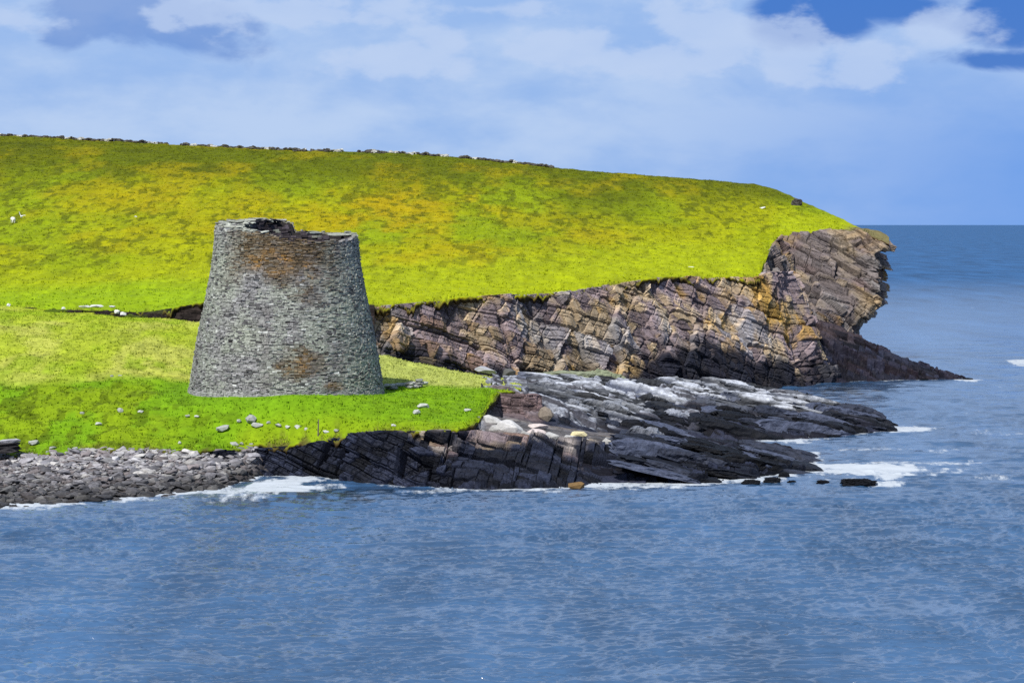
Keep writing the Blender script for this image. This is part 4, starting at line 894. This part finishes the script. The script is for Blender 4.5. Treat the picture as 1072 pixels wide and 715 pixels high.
def spot(px, py, rx, ry, noise, amt):
    """soft region of sky round one direction, its border broken by cloud noise"""
    s = nd(t, 'ShaderNodeVectorMath', operation='SUBTRACT'); L(nrm.outputs[0], s.inputs[0]); s.inputs[1].default_value = dirv(px, py)
    m_ = nd(t, 'ShaderNodeVectorMath', operation='MULTIPLY'); L(s.outputs[0], m_.inputs[0]); m_.inputs[1].default_value = (F / rx, F / rx, F / ry)
    ln = nd(t, 'ShaderNodeVectorMath', operation='LENGTH'); L(m_.outputs[0], ln.inputs[0])
    q = math_('MULTIPLY_ADD', noise, -amt * 2.8, ln.outputs['Value'])
    mr = nd(t, 'ShaderNodeMapRange', interpolation_type='SMOOTHSTEP'); mr.inputs['From Min'].default_value = 1.0 - amt * 1.4; mr.inputs['From Max'].default_value = .42 - amt * 1.4
    L(q, mr.inputs['Value']); return mr.outputs['Result']
def mixn(a, b, f):
    n = nd(t, 'ShaderNodeMix', data_type='RGBA')
    for k_, v in (('A', a), ('B', b)):
        if isinstance(v, tuple): n.inputs[k_].default_value = (*v, 1)
        else: L(v, n.inputs[k_])
    if isinstance(f, (int, float)): n.inputs['Factor'].default_value = f
    else: L(f, n.inputs['Factor'])
    return n.outputs['Result']
def srgb(r, g_, b_, k):
    f_ = lambda c: (c / 255 / 12.92 if c < 10 else ((c / 255 + .055) / 1.055) ** 2.4) / k
    return (f_(r), f_(g_), f_(b_))
EXPO = .62; ST_ = .1; K = ST_ * 2 ** EXPO
sep = nd(t, 'ShaderNodeSeparateXYZ'); L(nrm.outputs[0], sep.inputs[0])
cm = nd(t, 'ShaderNodeMapRange', interpolation_type='SMOOTHSTEP'); cm.inputs['From Min'].default_value = .39; cm.inputs['From Max'].default_value = .61
L(math_('ADD', math_('MULTIPLY_ADD', nA.outputs['Fac'], .4, math_('MULTIPLY', nC.outputs['Fac'], .4)), math_('MULTIPLY', nB.outputs['Fac'], .2)), cm.inputs['Value'])
base = mixn(srgb(152, 186, 236, K), srgb(184, 207, 241, K), cm.outputs['Result'])
# right side of the view stands under deeper blue
fx = nd(t, 'ShaderNodeMapRange', interpolation_type='SMOOTHSTEP'); fx.inputs['From Min'].default_value = -.02; fx.inputs['From Max'].default_value = .24; L(sep.outputs['X'], fx.inputs['Value'])
lowz = nd(t, 'ShaderNodeMapRange', interpolation_type='SMOOTHSTEP'); lowz.inputs['From Min'].default_value = .075; lowz.inputs['From Max'].default_value = .02; L(sep.outputs['Z'], lowz.inputs['Value'])
blu = math_('MULTIPLY', fx.outputs['Result'], math_('MULTIPLY_ADD', lowz.outputs['Result'], .75, .2))
base = mixn(base, srgb(112, 160, 232, K), blu)
holes = None
for (a, b_, rx, ry, am) in ((860, 14, 75, 45, .9), (1035, 64, 90, 15, 1.2), (1055, 22, 60, 40, .8), (940, 6, 80, 26, .9), (170, 30, 120, 40, 1.5), (60, 45, 60, 20, 1.5)):
    s = spot(a, b_, rx, ry, nA.outputs['Fac'], am); s = math_('MULTIPLY', s, 1. if a > 700 else .55); holes = s if holes is None else math_('MAXIMUM', holes, s)
skb = mixn(sky.outputs['Color'], srgb(12, 100, 196, K), .92)
colr = mixn(base, skb, holes)
puf = None
for (a, b_, rx, ry, am) in ((465, 45, 36, 22, .9), (640, 66, 60, 24, 1.), (765, 36, 100, 50, 1.1), (905, 66, 62, 34, 1.), (985, 30, 60, 24, .9), (300, 12, 160, 26, 1.3), (590, 58, 70, 30, 1.2), (690, 58, 60, 34, 1.), (420, 62, 90, 26, 1.2), (830, 62, 60, 36, 1.), (15, 22, 60, 20, 1.), (520, 10, 120, 14, 1.)):
    s = spot(a, b_, rx, ry, nB.outputs['Fac'], am); puf = s if puf is None else math_('MAXIMUM', puf, s)
colr = mixn(colr, srgb(190, 209, 241, K), math_('MULTIPLY', puf, .68))
# broken high cloud over the rest of the dome
hi = nd(t, 'ShaderNodeMapRange', interpolation_type='SMOOTHSTEP'); hi.inputs['From Min'].default_value = .10; hi.inputs['From Max'].default_value = .45; L(sep.outputs['Z'], hi.inputs['Value'])
cl = nd(t, 'ShaderNodeMapRange', interpolation_type='SMOOTHSTEP'); cl.inputs['From Min'].default_value = .42; cl.inputs['From Max'].default_value = .62; L(nC.outputs['Fac'], cl.inputs['Value'])
dome = mixn(sky.outputs['Color'], srgb(214, 226, 248, K), math_('MULTIPLY_ADD', cl.outputs['Result'], .4, .45))
hz2 = nd(t, 'ShaderNodeMapRange', interpolation_type='SMOOTHSTEP'); hz2.inputs['From Min'].default_value = .40; hz2.inputs['From Max'].default_value = .75; L(sep.outputs['Z'], hz2.inputs['Value'])
dome = mixn(dome, sky.outputs['Color'], math_('MULTIPLY', hz2.outputs['Result'], .7))
colr = mixn(colr, dome, hi.outputs['Result'])
L(colr, bg.inputs['Color']); bg.inputs['Strength'].default_value = ST_
scene.view_settings.view_transform = 'Standard'; scene.view_settings.look = 'None'; scene.view_settings.exposure = EXPO; scene.view_settings.gamma = 1
scene.render.engine = 'CYCLES'; scene.cycles.max_bounces = 5; scene.cycles.use_denoising = False
scene.cycles.sample_clamp_indirect = 4; scene.cycles.sample_clamp_direct = 6
